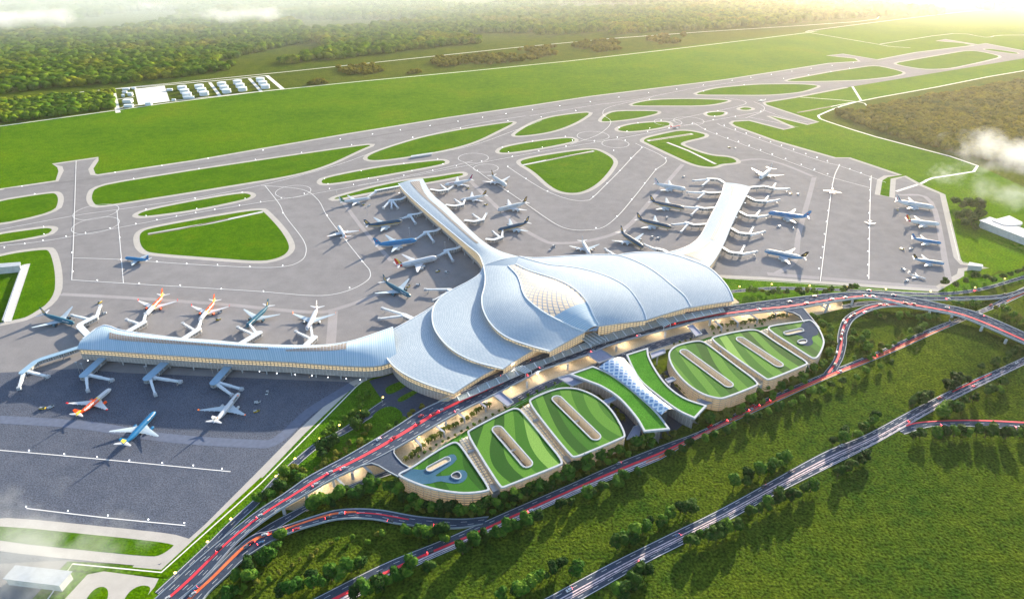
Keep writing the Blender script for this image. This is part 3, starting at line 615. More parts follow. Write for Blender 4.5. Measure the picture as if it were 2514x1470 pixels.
# --- left shells (outer edge, inner hidden edge)
A_o = curve([(1100,722,27),(1063,752,26),(1000,790,26),(955,817,26),(943,850,26),(952,882,27),(985,913,27),(1040,940,25.5),(1115,965,23)], n)
A_i = curve([(1135,722,27),(1105,755,26),(1100,790,25.5),(1112,815,25.5),(1130,838,25.5),(1155,858,25),(1180,872,24),(1205,888,22.5),(1218,903,21)], n)
B_o = curve([(1187,652,36),(1178,672,36),(1150,691,35),(1110,712,34),(1077,735,34),(1062,762,34),(1064,800,34.5),(1085,835,35),(1120,865,33.5),(1170,888,30.5),(1235,905,27)], n)
B_i = curve([(1196,652,37.5),(1203,672,38),(1210,700,35),(1212,725,33.5),(1216,755,33),(1226,780,32.5),(1243,800,32),(1265,815,31),(1290,828,29),(1308,842,27),(1320,853,24)], n)
C_o = curve([(1187,652,39),(1191,680,40),(1189,705,41),(1183,730,42),(1186,760,43),(1205,795,42),(1240,825,39.5),(1290,845,35),(1350,862,30)], n)
D_l = curve([(1248,653,41.2),(1272,680,44.5),(1285,720,51),(1302,742,52),(1340,770,49),(1400,800,39),(1430,812,33),(1437,814,32)], n)
D_r = curve([(1265,649,41.2),(1300,665,44),(1370,688,50),(1412,711,52),(1440,740,49),(1457,775,41),(1471,800,33)], n)
E_o = curve([(1275,630,40),(1310,640,41.5),(1350,650,43),(1400,655,44),(1450,665,45),(1500,682,46),(1540,705,44),(1565,735,40),(1582,765,34),(1588,785,30)], n)
F_o = curve([(1275,630,37),(1320,633,37),(1400,628,36),(1470,625,36),(1520,627,37),(1570,645,38),(1610,668,38.5),(1650,700,36),(1680,725,32),(1697,752,27)], n)
F_i = curve([(1290,640,39),(1350,654,41),(1400,660,41.5),(1448,670,42),(1495,687,42.5),(1530,707,42.5),(1552,735,38),(1568,765,32.5),(1576,788,27.5)], n)
H_o = curve([(1500,630,31),(1540,622,31),(1580,619,31),(1640,622,31),(1700,640,32),(1745,660,32),(1780,695,30),(1795,720,27),(1801,738,24)], n)
H_i = curve([(1500,640,33),(1540,650,34),(1575,655,34.5),(1605,672,35),(1640,700,35),(1660,718,32),(1675,735,28.5),(1682,748,26),(1686,756,24.5)], n)
o,_ = loft('petal_roof', A_o, A_i, M['roof'], 1.8)
o,_ = loft('petal_roof', B_o, B_i, M['roof'], 1.5)
o,_ = loft('petal_roof', C_o, D_l, M['roof'], lambda t: .6+1.6*math.sin(math.pi*t))
o,_ = loft('petal_roof', E_o, D_r, M['roof'], lambda t: .4+1.0*math.sin(math.pi*t))
o,_ = loft('petal_roof', F_o, F_i, M['roof'], .8)
o,_ = loft('petal_roof', H_o, H_i, M['roof'], .8)
# centre petal: glass upper part, panelled lower part
s = 37
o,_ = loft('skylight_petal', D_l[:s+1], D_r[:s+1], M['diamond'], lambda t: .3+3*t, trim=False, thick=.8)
o,_ = loft('tip_roof', D_l[s:], D_r[s:], M['roofrib'], 3.3, trim=False, thick=.8)
for E in (D_l, D_r):
    t = MB()
    for i in range(n-1): t.beam(E[i]-tl+Vector((0,0,.6)), E[i+1]-tl+Vector((0,0,.6)), 1.6, 1.6)
    t.build('edge_trim', M['white'], T)
tip = [D_l[-1], G(1450,811,31.5), G(1465,811,31.5), D_r[-1]]
m = MB(); m.add([p-tl for p in tip], [(0,1,2,3)]); m.add([p-tl-Vector((0,0,1.5)) for p in tip], [(3,2,1,0)]); m.build('tip_roof', M['roof'], T)
# --- piers
def pier(name, Lp, Rp, endrow, n=40, bulge=3.0, mat='roof', mm=12):
    Lc = curve(Lp, n); Rc = curve(Rp, n)
    return loft(name, Lc, Rc, M[mat], bulge, m=mm), Lc, Rc
(_, P1L, P1R) = pier('pier_roof', [(978,451,22),(1000,476,22),(1050,521,23),(1110,571,25),(1150,604,28),(1175,625,32),(1187,652,38.8)], [(1038,439,22),(1060,475,22),(1100,510,23),(1150,560,26),(1190,595,30),(1230,617,35),(1275,630,39.8)], None, bulge=2.5)[0:3]
# neck panel between the pier end and the two inner shells
m = MB(); row = [P1L[-1], D_l[0], D_r[0], P1R[-1]]
m.add([p-tl+Vector((0,0,.02)) for p in row]+[P1L[-1].lerp(P1R[-1],.33)-tl+Vector((0,0,2.0)), P1L[-1].lerp(P1R[-1],.66)-tl+Vector((0,0,2.0))], [(0,1,4),(4,1,2,5),(5,2,3)]); m.build('neck_roof', M['roof'], T, smooth=True)
(_, P2L, P2R) = pier('pier_roof', [(1779,448,22),(1770,480,22),(1745,530,22),(1722,575,23),(1700,598,25),(1670,612,28),(1625,624,30)], [(1844,459,22),(1825,495,22),(1800,545,22),(1780,592,23),(1765,622,25),(1750,645,28),(1735,662,30)], None, bulge=2.0)[0:3]
(_, WL, WR) = pier('wing_roof', [(203,832,28),(253,798,31),(300,811,31),(420,828,32),(520,836,32),(640,846,32),(780,848,32),(850,840,32),(900,826,30),(965,803,26)],
     [(190,856,25),(230,858,25),(290,862,25),(400,870,25),(560,880,25),(700,887,25),(800,894,25),(900,899,25),(945,894,24.5),(975,882,24.5)], None, bulge=lambda t: 2.5+5.5*min(1,t*3), mat='roofrib')[0:3]
# skylight strips on piers and wing, 0.35 m proud of the roof
def strip_on(Lc, Rc, a, b, i0, i1, bulge, mat, name='roof_skylight', dz=.35):
    n = len(Lc); v = []; uv = []; L = 0; s = int(i0*(n-1)); e = int(i1*(n-1)); prev = None
    for k, i in enumerate(range(s, e+1)):
        t = k/(e-s)
        for q in range(4):
            fr = (a[0]+(a[1]-a[0])*t)*(1-q/3)+(b[0]+(b[1]-b[0])*t)*(q/3)
            bz = bulge(i/(n-1)) if callable(bulge) else bulge; p = Lc[i].lerp(Rc[i], fr)+Vector((0,0,bz*math.sin(math.pi*fr)+dz)); v.append(p-tl)
            if q == 0:
                if prev is not None: L += (p-prev).length
                prev = p
            uv.append((L, (Lc[i]-Rc[i]).length*fr))
    f = [(4*i+q, 4*i+4+q, 4*i+5+q, 4*i+1+q) for i in range(e-s) for q in range(3)]
    return mesh(name, v, f, mat, T, smooth=True, uv=uv)
strip_on(P1L, P1R, (.42,.47), (.82,.60), .05, .30, 2.5, M['skylight']); strip_on(P1L, P1R, (.47,.45), (.60,.62), .30, .82, 2.5, M['skylight'])
strip_on(P2L, P2R, (.28,.48), (.72,.62), .06, .28, 2.0, M['skylight']); strip_on(P2L, P2R, (.48,.44), (.62,.62), .28, .72, 2.0, M['skylight']); strip_on(P2L, P2R, (.48,.30), (.56,.75), .76, .95, 2.0, M['skylight'])
strip_on(WL, WR, (.35,.50), (.62,.62), .12, .45, lambda t: 2.5+5.5*min(1,t*3), M['skylight']); strip_on(WL, WR, (.50,.50), (.62,.62), .45, .64, lambda t: 2.5+5.5*min(1,t*3), M['skylight']); strip_on(WL, WR, (.58,.10), (.64,.52), .69, .86, lambda t: 2.5+5.5*min(1,t*3), M['skylight'])
# --- facades
cen = G(1150, 820, 0)
for P, c in ((A_o, G(1120,840,0)), (H_o[20:], G(1640,700,0))):
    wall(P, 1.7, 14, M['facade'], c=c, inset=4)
    wall(P, P[0].z-14, 6.5, M['louver'], 'louvre_band', c=c, inset=4.5) if False else None
    q = [Vector((p.x,p.y,14)) for p in P]; wall(q, 0, 0.3, M['louver'], 'lower_wall', c=c, inset=6)
wall(B_o[14:], 1.7, 22, M['facade'], c=G(1180,790,0), inset=3.5, name='clerestory'); wall(C_o[8:], 1.7, 24, M['facade'], c=G(1300,770,0), inset=3.5, name='clerestory')
for (Lc, Rc) in ((P1L, P1R), (P2L, P2R)):
    k = int(len(Lc)*.96)
    ring = Lc[:k][::-1]+Rc[:k]
    cc = [Lc[min(i,k-1)].lerp(Rc[min(i,k-1)], .5) for i in list(range(k))[::-1]+list(range(k))]
    Q = [p+(c-p).normalized()*2.5 for p, c in zip(ring, cc)]
    wall(Q, 1.7, 11, M['facade'], inset=0); wall([Vector((p.x,p.y,11)) for p in Q], 0, 5.0, M['louver'], 'louvre_band', inset=0)
    D = [p+(c-p).normalized()*8 for p, c in zip(ring, cc)]
    wall([Vector((p.x,p.y,5.2)) for p in D], 0, .3, M['glassdark'], 'ground_floor', inset=0)
    m = MB(); kk = len(Q)//2
    m.add([Vector((p.x,p.y,5.1))-tl for p in Q], [(kk-1-i, kk+i, kk+i+1, kk-2-i) for i in range(kk-1)]); m.build('floor_slab', M['concrete'], T)
ring = WL[::-1]+WR; nn = len(WL)
cc = [WL[i].lerp(WR[i], .5) for i in list(range(nn))[::-1]+list(range(nn))]
Q = [p+(c-p).normalized()*3.0 for p, c in zip(ring, cc)]
wall(Q, 1.7, 15, M['facade'], inset=0); wall([Vector((p.x,p.y,15.0)) for p in [q+(c-q).normalized()*.1 for q, c in zip(Q, cc)]], 0, 5.0, M['louver'], 'louvre_band', inset=0)
Dw = [p+(c-p).normalized()*9 for p, c in zip(ring, cc)]; wall([Vector((p.x,p.y,5.2)) for p in Dw], 0, .3, M['glassdark'], 'ground_floor', inset=0)
m = MB(); m.add([Vector((p.x,p.y,5.1))-tl for p in Q], [(nn-1-i, nn+i, nn+i+1, nn-2-i) for i in range(nn-1)]); m.build('floor_slab', M['concrete'], T)
for Lc in (WR, P1L, P2R):
    for i in range(2, len(Lc)-3, 3):
        p = Lc[i]; 
        m = MB(); q = Lc[i]-tl; o_ = (cc[0]*0)
        m.beam((q.x, q.y+3, .2), (q.x, q.y+3, 5.0), 1.1); m.build('column', M['concrete'], T)
# front glass walls under the petals' front edges, down to the deck
for a, b, c in ((A_o[-1], A_i[-1], 0), (B_o[-1], B_i[-1], 0), (C_o[-1], D_l[-1], 0), (D_r[-1], E_o[-1], 0), (F_i[-1], F_o[-1], 0), (H_i[-1], H_o[-1], 0)):
    P = [a.lerp(b, t/12)+Vector((0,7,0)) for t in range(13)]
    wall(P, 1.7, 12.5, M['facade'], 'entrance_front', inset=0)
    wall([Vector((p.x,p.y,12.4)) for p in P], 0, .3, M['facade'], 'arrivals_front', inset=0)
# concourse deck (footway) between the halls and the carriageway
fp = [(1075,985),(1115,955),(1205,905),(1240,895),(1310,850),(1350,852),(1430,808),(1465,800),(1588,775),(1700,742),(1801,730),(1815,742),(1780,750),(1700,764),(1600,786),(1500,812),(1415,842),(1300,888),(1226,922),(1140,962),(1100,985)]
P = ccw(GP(fp, 12.2)); sheet('departures_footway', P, 12.15, M['plaza'])
m = MB(); wall_mesh(m, P, 10.6, 12.1); m.build('footway_edge', M['concrete'])['kind'] = 'structure'
# --- entrance canopies over the road
CU = curve([(1123,974,16.5),(1156,958,16.5),(1262,908,16.5),(1346,878,16.5),(1417,849,16.5),(1490,821,16.5),(1563,800,16.5),(1645,778,16.5),(1713,766,16.5),(1775,756,16.5)], 60)
CL = curve([(1128,984,16.5),(1172,966,16.5),(1286,916,16.5),(1363,885,16.5),(1471,845,16.5),(1509,834,16.5),(1580,812,16.5),(1645,794,16.5),(1720,778,16.5),(1781,765,16.5)], 60)
K = empty('road_canopy', CU[30].lerp(CL[30], .5)-Vector((0,0,16.5))); kl = K.location
tag(K, 'long curved glass canopy on white ribs along the middle of the departures road', 'canopy')
m = MB(); m.add([p-kl for p in CU]+[p-kl for p in CL], [(60+i, 61+i, i+1, i) for i in range(59)]); m.build('glass_roof', M['canopyglass'], K)
for i in range(0, 60, 2):
    m = MB(); m.beam(CU[i]-kl+Vector((0,0,.5)), CL[i]-kl+Vector((0,0,.5)), .9); m.build('rib', M['white'], K)
for E in (CU, CL):
    m = MB()
    for i in range(59): m.beam(E[i]-kl+Vector((0,0,.2)), E[i+1]-kl+Vector((0,0,.2)), .7)
    m.build('edge_beam', M['steel'], K)
for i in range(1, 60, 6):
    m = MB(); q = CU[i].lerp(CL[i], .5)-kl; m.beam((q.x,q.y,12.2), (q.x,q.y,16.5), .8); m.build('post', M['white'], K)
for j, (a, b, lab) in enumerate(((((1262,903),(1281,897)),((1290,917),(1305,911)),'left glass bridge canopy crossing the carriageway to the left hall front'),(((1420,827),(1457,815)),((1452,848),(1487,835)),'wide middle glass bridge canopy at the tip of the centre petal'),(((1600,775),(1618,772)),((1630,803),(1646,795)),'right glass bridge canopy before the right petal roofs'))):
    P = [G(a[0][0],a[0][1],19), G(a[1][0],a[1][1],19), G(b[1][0],b[1][1],18), G(b[0][0],b[0][1],18)]
    c = sum(P, Vector())/4; c.z = 0; o = empty('link_canopy', c)
    m = MB(); m.add([p-c for p in P], [(3,2,1,0)]); m.build('glass_roof', M['canopyglass'], o)
    m = MB()
    for k in range(5):
        t = k/4; m.beam(P[0].lerp(P[1],t)-c+Vector((0,0,.4)), P[3].lerp(P[2],t)-c+Vector((0,0,.4)), .6)
    m.build('frame', M['white'], o)
    for p in P:
        m = MB(); q = p-c; m.beam((q.x,q.y,12.5),(q.x,q.y,q.z), .7); m.build('post', M['white'], o)
    tag(o, lab, 'canopy', 'glass link canopies')
# ================================================================= PARKING BUILDING
M['louverband'] = plain('cream_floor_edge', (.42,.37,.30), .7, var=.15)
def garage_block(pts, label, slot=None, h=20.0, smooth=2):
    P = ccw(chaikin(GP(pts, h), smooth)); c = sum(P, Vector())/len(P); c.z = 0
    o = empty('parking_block', c); Q = [p-c for p in P]; hole = []
    if slot:
        a = G(*slot[0], h)-c; b = G(*slot[1], h)-c; d = (b-a).normalized(); s = Vector((-d.y, d.x, 0)); r = slot[2] if len(slot) > 2 else 5.5
        H = [b+(d*math.cos(t)+s*math.sin(t))*r for t in [math.pi*(-.5+k/8) for k in range(9)]]+[a+(-d*math.cos(t)-s*math.sin(t))*r for t in [math.pi*(-.5+k/8) for k in range(9)]]
        hole = [H]
    sheet('green_roof', offset(Q, -.5), h+.1, M['greenroof'], o, holes=hole)
    m = MB(); ring_mesh(m, Q, 2.2, h-.9, h+1.1); m.build('parapet', M['parapet'], o)
    W = offset(Q, -1.2); v = []; uv = []; L = 0; n = len(W)
    for i in range(n+1):
        p = W[i % n]
        if i: L += (p-W[(i-1) % n]).length
        v += [Vector((p.x,p.y,.3)), Vector((p.x,p.y,h-.6))]; uv += [(L,0),(L,h)]
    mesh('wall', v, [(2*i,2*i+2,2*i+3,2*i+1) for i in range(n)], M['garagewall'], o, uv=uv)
    for k in range(1, 6):
        m = MB(); ring_mesh(m, offset(Q, -.35), 1.0, h-.9-3.3*k, h-.1-3.3*k); m.build('floor_band', M['louverband'], o)
    if slot:
        H = ccw(H); m = MB(); ring_mesh(m, offset(H, 1.6), 1.5, h-.2, h+1.0); m.build('well_rim', M['parapet'], o)
        v = []; uv = []; L = 0; n = len(H)
        for i in range(n+1):
            p = H[i % n]
            if i: L += (p-H[(i-1) % n]).length
            v += [Vector((p.x,p.y,5)), Vector((p.x,p.y,h))]; uv += [(L,0),(L,h)]
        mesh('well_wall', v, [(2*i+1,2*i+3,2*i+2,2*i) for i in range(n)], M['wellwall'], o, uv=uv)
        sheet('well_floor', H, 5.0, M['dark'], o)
        m = MB()
        m.beam(a-Vector((0,0,9)), b-Vector((0,0,9)), 2.2, .5)
        for k in (1, 5, 8):
            t = k/10; q = a.lerp(b, t); w = 3.0 if k == 5 else .5
            m.beam(q-s*r+Vector((0,0,-7)), q+s*r+Vector((0,0,-7)), w, .6)
        m.build('well_beam', M['concrete'], o)
    tag(o, label, 'parking garage', 'green roofed parking blocks'); return o, c
gb1, c1 = garage_block([(975,1163),(1007,1149),(1060,1113),(1105,1087),(1122,1084),(1135,1096),(1170,1148),(1204,1198),(1200,1207),(1145,1214),(1090,1208),(1036,1195),(982,1172)], 'rounded left end block of the green roofed garage, with the blue ramp on top')
gb2, _ = garage_block([(1144,1064),(1153,1054),(1251,1004),(1270,1001),(1284,1010),(1340,1078),(1388,1136),(1370,1146),(1250,1193),(1232,1200),(1222,1190),(1186,1134)], 'second green roofed parking block from the left, one long light well in its lawn', ((1222,1055),(1293,1137)))
gb3, _ = garage_block([(1295,988),(1305,977),(1363,953),(1403,951),(1431,957),(1466,973),(1500,1001),(1526,1042),(1538,1071),(1528,1077),(1450,1110),(1410,1126),(1398,1118),(1350,1060)], 'third parking block from the left, its curved side facing the glass hub', ((1368,980),(1461,1071)))
gb4, _ = garage_block([(1638,871),(1648,855),(1668,845),(1709,836),(1727,838),(1745,850),(1810,899),(1868,942),(1850,952),(1780,979),(1763,980),(1722,969),(1681,941),(1649,903)], 'parking block right of the glass hub with a curved side and one light well', ((1681,865),(1787,943)))
gb5, _ = garage_block([(1743,833),(1752,826),(1800,815),(1845,808),(1866,812),(1900,836),(1950,868),(1988,892),(1975,899),(1900,930),(1884,934),(1872,926),(1800,876)], 'second parking block from the right end with one long light well in its lawn', ((1819,834),(1910,894)))
gb6, c6 = garage_block([(1882,805),(1893,799),(1972,788),(1991,784),(2011,805),(2024,833),(2024,849),(2010,878),(1998,882),(1985,876),(1940,846),(1897,819)], 'rounded right end block of the green roofed garage, with the grey ramp on top')
def ramp_on(o, c, poly, cap, tear, mat, h=20.0):
    sheet('roof_ramp', chaikin([p-c for p in GP(poly, h)], 1), h+.25, mat, o)
    a = G(*cap[0], h)-c; b = G(*cap[1], h)-c; d = (b-a).normalized(); s = Vector((-d.y, d.x, 0)); r = 3.6
    H = [b+(d*math.cos(t)+s*math.sin(t))*r for t in [math.pi*(-.5+k/8) for k in range(9)]]+[a+(-d*math.cos(t)-s*math.sin(t))*r for t in [math.pi*(-.5+k/8) for k in range(9)]]
    m = MB(); ring_mesh(m, offset(H, .9), 1.0, h-.2, h+1.4); m.build('well_rim', M['parapet'], o); sheet('well_floor', H, h+.32, M['plaza'], o)
    Tt = chaikin([p-c for p in GP(tear, h)], 2)
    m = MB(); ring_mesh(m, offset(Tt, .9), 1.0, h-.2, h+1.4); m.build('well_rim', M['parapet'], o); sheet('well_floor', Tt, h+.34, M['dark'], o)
blueasph = ground_mat('blue_ramp_asphalt', [(.05, [(.3,(.040,.105,.17)),(.7,(.06,.135,.21))])], speck=(1,.15))
ramp_on(gb1, c1, [(985,1158),(1007,1150),(1041,1154),(1048,1145),(1104,1115),(1118,1115),(1123,1131),(1077,1161),(1066,1169),(1090,1168),(1107,1166),(1118,1156),(1139,1152),(1149,1164),(1142,1180),(1123,1188),(1096,1184),(1080,1180),(1052,1188),(1022,1188),(993,1174)], ((1056,1151),(1097,1129)), [(1104,1169),(1123,1157),(1133,1168),(1126,1178)], blueasph)
ramp_on(gb6, c6, [(1968,792),(1994,788),(2010,811),(2008,822),(1991,827),(1998,843),(1986,850),(1967,847),(1975,833),(1967,822),(1929,822),(1918,813),(1967,805)], ((1931,819),(1966,811)), [(1955,838),(1978,833),(1981,841),(1967,846)], M['asphalt'])
# decks in the gaps between the blocks
M['deck'] = plain('glowing_cream_deck', (.62,.52,.37), .8, emis=.10, ecol=(1,.8,.5), var=.2)  # faint warm glow added to brighten decks that lie in shade
def gap(P, label, h=11.0):
    W = ccw(GP(P, h)); c = sum(W, Vector())/len(W); c.z = 0; o = empty('gap_deck', c)
    Q = [p-c for p in W]
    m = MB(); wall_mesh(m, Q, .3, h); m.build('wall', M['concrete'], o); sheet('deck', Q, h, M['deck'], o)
    a = (Q[0]+Q[1])/2; b = (Q[2]+Q[3])/2; d = (b-a).normalized(); s = Vector((-d.y, d.x, 0))
    m = MB()
    for k in range(1, 22):
        q = a.lerp(b, k/22)
        m.beam(q-s*4.5+Vector((0,0,.4)), q+s*4.5+Vector((0,0,.4)), .5, .8)
    for sg in (-2.2, 2.2): m.beam(a+s*sg+Vector((0,0,.6)), b+s*sg+Vector((0,0,.6)), .7, 1.2)
    m.build('beam', M['concrete'], o)
    if b.y > a.y: a, b = b, a
    m = MB(); q = a.lerp(b, .95); m.box((q.x,q.y,h+1.5), (10,9,3), math.atan2(d.y,d.x)); m.build('stair_box', M['steel'], o)
    m = MB(); q = a.lerp(b, .3); m.box((q.x,q.y,h+3), (3,12,3), math.atan2(d.y,d.x)); m.build('cross_bridge', M['parapet'], o)
    tag(o, label, 'parking deck', 'open decks between the parking blocks')
gap([(1128,1080),(1148,1070),(1232,1203),(1208,1212)], 'cream open deck between the left end block and the second block')
gap([(1278,1003),(1298,990),(1412,1130),(1392,1143)], 'cream open deck between the second and third parking blocks')
gap([(1728,838),(1746,832),(1882,936),(1865,946)], 'cream open deck between the two middle right parking blocks')
gap([(1866,812),(1884,806),(2000,884),(1986,896)], 'cream open deck before the right end block')
# podium behind hub
sheet('forecourt', GP([(1500,1000),(1560,960),(1650,900),(1740,985),(1640,1075),(1540,1080)]), .34, M['asphalt'])
# hub
Hb = empty('transport_hub', G(1580, 960, 0)); hl = Hb.location.copy()
tag(Hb, 'hourglass transport hub with two curved green roofs and a blue lattice glass saddle between them', 'station')
def hub_wing(inner, outer, lab):
    A = curve(inner, 30); B = curve(outer, 30)
    v = [p-hl for p in A]+[p-hl for p in B]; nA = 30
    a, b, c = v[0], v[1], v[30]
    f = [(i, i+1, 31+i, 30+i) for i in range(29)]
    if (b-a).cross(c-a).z < 0: f = [q[::-1] for q in f]
    P = [p-hl for p in A]+[p-hl for p in B[::-1]]
    o = sheet('green_roof', offset(P, -1.2), 24.1, M['hubgreen'], Hb); o['label'] = lab
    m = MB(); ring_mesh(m, P, 2.4, 22.4, 25.0); m.build('parapet', M['parapet'], Hb)
    S = ccw(P); m = MB(); m.add([Vector((p.x,p.y,22.5)) for p in S], [tuple(range(len(S)-1,-1,-1))]); m.build('soffit', M['plaza'], Hb)
    W = offset(P, -9); vv = []; uv = []; L = 0
    for i in range(len(W)+1):
        p = W[i % len(W)]
        if i: L += (p-W[i-1]).length
        vv += [Vector((p.x,p.y,.3)), Vector((p.x,p.y,22.4))]; uv += [(L,0),(L,22)]
    mesh('facade', vv, [(2*i,2*i+2,2*i+3,2*i+1) for i in range(len(W))], M['louver'], Hb, uv=uv)
    return A
IL = [(1455,899,24),(1491,914,24),(1532,941,24),(1572,974,24),(1613,1012,24),(1645,1054,24)]
OL = [(1398,919,24),(1450,939,24),(1477,950,24),(1518,977,24),(1559,1023,24),(1581,1060,24)]
IR = [(1537,871,24),(1551,903,24),(1572,936,24),(1613,971,24),(1662,1007,24),(1706,1028,24)]
OR = [(1591,854,24),(1594,876,24),(1611,909,24),(1640,947,24),(1681,977,24),(1736,996,24)]
A1 = hub_wing(IL, OL, 'left crescent lawn roof'); A2 = hub_wing(IR, OR, 'right crescent lawn roof')
SA = curve([(1470,901,25),(1495,914,25),(1532,940,25.5),(1572,973,25.5),(1600,998,25.2),(1624,1018,25)], 30); SB = curve([(1531,878,25),(1553,905,25),(1573,938,25.5),(1613,973,25.5),(1640,993,25.2),(1660,1008,25)], 30)
v = []; uv = []; L = 0
for i in range(30):
    if i: L += ((SA[i]-SA[i-1]).length+(SB[i]-SB[i-1]).length)/2
    for j in range(13):
        s_ = j/12; p = SA[i].lerp(SB[i], s_); e = abs(i/29-.5)*2
        v.append(p-hl+Vector((0,0,(2+4*e)*math.sin(math.pi*s_)))); W = (SA[i]-SB[i]).length*s_; uv.append((L*.707+W*.707, -L*.707+W*.707))
f = [(i*13+j, i*13+j+1, (i+1)*13+j+1, (i+1)*13+j) for i in range(29) for j in range(12)]
a, b, c = v[f[0][0]], v[f[0][1]], v[f[0][2]]
if (b-a).cross(c-a).z < 0: f = [q[::-1] for q in f]
mesh('lattice_canopy', v, f, M['lattice'], Hb, smooth=True, uv=uv)
P = [SA[0], SB[0], SB[-1], SA[-1]]; m = MB(); Q = ccw([p-hl for p in offset([SA[0],SA[15],SA[29],SB[29],SB[15],SB[0]], -6)])
wall_mesh(m, Q, .3, 22); m.build('glass_hall', M['glassdark'], Hb); sheet('floor_slab', Q, 22.0, M['steel'], Hb)
# little bridges between plaza, hub and garage
def bridge(P, z, label, t=1.0):
    W = ccw(GP(P, z)); c = sum(W, Vector())/len(W); c.z = 0; o = empty('footbridge', c); Q = [p-c for p in W]; n = len(Q)
    m = MB(); m.add([Vector((q.x,q.y,z-t)) for q in Q]+[Vector((q.x,q.y,z)) for q in Q], [tuple(range(n-1,-1,-1)), tuple(range(n,2*n))]+[(i,(i+1)%n,n+(i+1)%n,n+i) for i in range(n)])
    m.build('deck', plain('lavender_deck', (.26,.28,.38), .8, spec=.1), o)
    m = MB(); ring_mesh(m, Q, .5, z, z+1.2); m.build('railing', M['parapet'], o)
    m = MB(); m.beam((0,0,.3), (0,0,z-t), 1.6); m.build('column', M['concrete'], o)
    tag(o, label, 'footbridge', 'footbridges over the forecourt')
bridge([(1442,870),(1476,858),(1508,878),(1472,892)], 12, 'wide lavender footbridge from the road edge to the glass hub')
bridge([(1210,970),(1228,960),(1262,988),(1246,998)], 12, 'lavender footbridge left of the hub beside the palm strip')
bridge([(1688,801),(1700,797),(1724,820),(1708,826)], 12, 'lavender footbridge right of the hub beside the palms')
bridge([(1369,927),(1398,920),(1440,934),(1405,948)], 19, 'grey terrace behind the left crescent roof')
bridge([(1596,868),(1632,856),(1634,866),(1600,880)], 19, 'grey terrace behind the right crescent roof')
bridge([(1555,1048),(1575,1040),(1570,1070),(1538,1078)], 12, 'dark end terrace between the third block and the left crescent')
bridge([(1710,982),(1740,975),(1758,984),(1728,995)], 12, 'dark end terrace between the right crescent and the fourth block')
bridge([(1476,986),(1508,973),(1514,980),(1488,993)], 19, 'narrow grey link from the third block to the left crescent')
bridge([(1632,932),(1652,925),(1660,932),(1640,941)], 19, 'narrow grey link from the right crescent to the fourth block')
# beams spanning the open forecourt
for (a, b) in (((1176,985),(1192,998)),((1125,1012),(1140,1025)),((1071,1044),(1090,1060)),((1015,1072),(1033,1092)),((1755,787),(1772,803)),((1797,778),(1812,792)),((1842,770),(1860,783)),((1893,760),(1905,770)),((893,1142),(912,1160)),((826,1172),(845,1192)),((2011,745),(2028,757))):
    p = G(*a, 12); q = G(*b, 8)
    o = empty('portal_beam', (p.x,p.y,0)); m = MB(); m.beam((0,0,11.4), q-Vector((p.x,p.y,0)), 2.4, 1.2); m.build('beam', M['parapet'], o)
    m = MB(); w = q-Vector((p.x,p.y,0)); m.beam((w.x,w.y,.3),(w.x,w.y,8), 2.0); m.build('leg', M['parapet'], o)
    tag(o, 'pale concrete portal beam reaching from the elevated road over the cream forecourt', 'beam', 'portal beams along the elevated road')

# warm lamps of the forecourt
lp = None
for x, y in ((1030,1085),(1085,1048),(1140,1018),(1195,985),(1255,962),(1320,930),(1385,900),(1455,875),(1530,848),(1610,820),(1690,798),(1760,785),(1830,776),(1900,768),(870,1160),(790,1200),(2030,752),(1120,972),(1260,905),(1400,850)):
    zz = 12.2 if (x, y) in ((1120,972),(1260,905),(1400,850)) else .35
    o = empty('forecourt_lamp', G(x, y, zz)); m = MB(); m.beam((0,0,0),(0,0,7.5), .3); m.build('post', M['steel'], o)
    m = MB(); m.ball((0,0,7.8), .45, 8, .6); m.build('lamp_head', M['lampy'], o)
    l = bpy.data.lights.new('lamp_glow', 'POINT'); l.energy = 5000; l.color = (1,.82,.60); l.shadow_soft_size = 1.0
    lo = bpy.data.objects.new('lamp_glow', l); COL.objects.link(lo); lo.parent = o; lo.location = (0,0,9.0)
    tag(o, 'small warm lamp post lighting the cream forecourt', 'lamp post', 'warm lamps of the forecourt')

# people on the forecourt
def person_mesh():
    J = [((0,0,.95),.14),((0,0,1.2),.15),((0,0,1.42),.17),((0,0,1.52),.06),((0,0,1.63),.105),((0,0,1.72),.09),((0,.10,.9),.10),((.06,.11,.5),.065),((.03,.11,.08),.05),((.14,.11,.04),.04),((0,-.10,.9),.10),((-.10,-.11,.5),.065),((-.16,-.11,.08),.05),((-.05,-.11,.04),.04),
         ((0,.20,1.40),.06),((.02,.25,1.12),.045),((.10,.26,.88),.035),((0,-.20,1.40),.06),((-.04,-.25,1.12),.045),((-.02,-.27,.88),.035)]
    E = [(0,1),(1,2),(2,3),(3,4),(4,5),(0,6),(6,7),(7,8),(8,9),(0,10),(10,11),(11,12),(12,13),(2,14),(14,15),(15,16),(2,17),(17,18),(18,19)]
    me = bpy.data.meshes.new('person'); me.from_pydata([j[0] for j in J], E, []); o = bpy.data.objects.new('person', me); COL.objects.link(o)
    md = o.modifiers.new('skin', 'SKIN'); sv = me.skin_vertices
    if not sv: bpy.context.view_layer.objects.active = o; me.attributes
    for i, j in enumerate(J): me.skin_vertices[0].data[i].radius = (j[1], j[1])
    me.skin_vertices[0].data[0].use_root = True
    dg = bpy.context.evaluated_depsgraph_get(); m2 = bpy.data.meshes.new_from_object(o.evaluated_get(dg)); bpy.data.objects.remove(o); m2.polygons.foreach_set('use_smooth', [True]*len(m2.polygons)); return m2
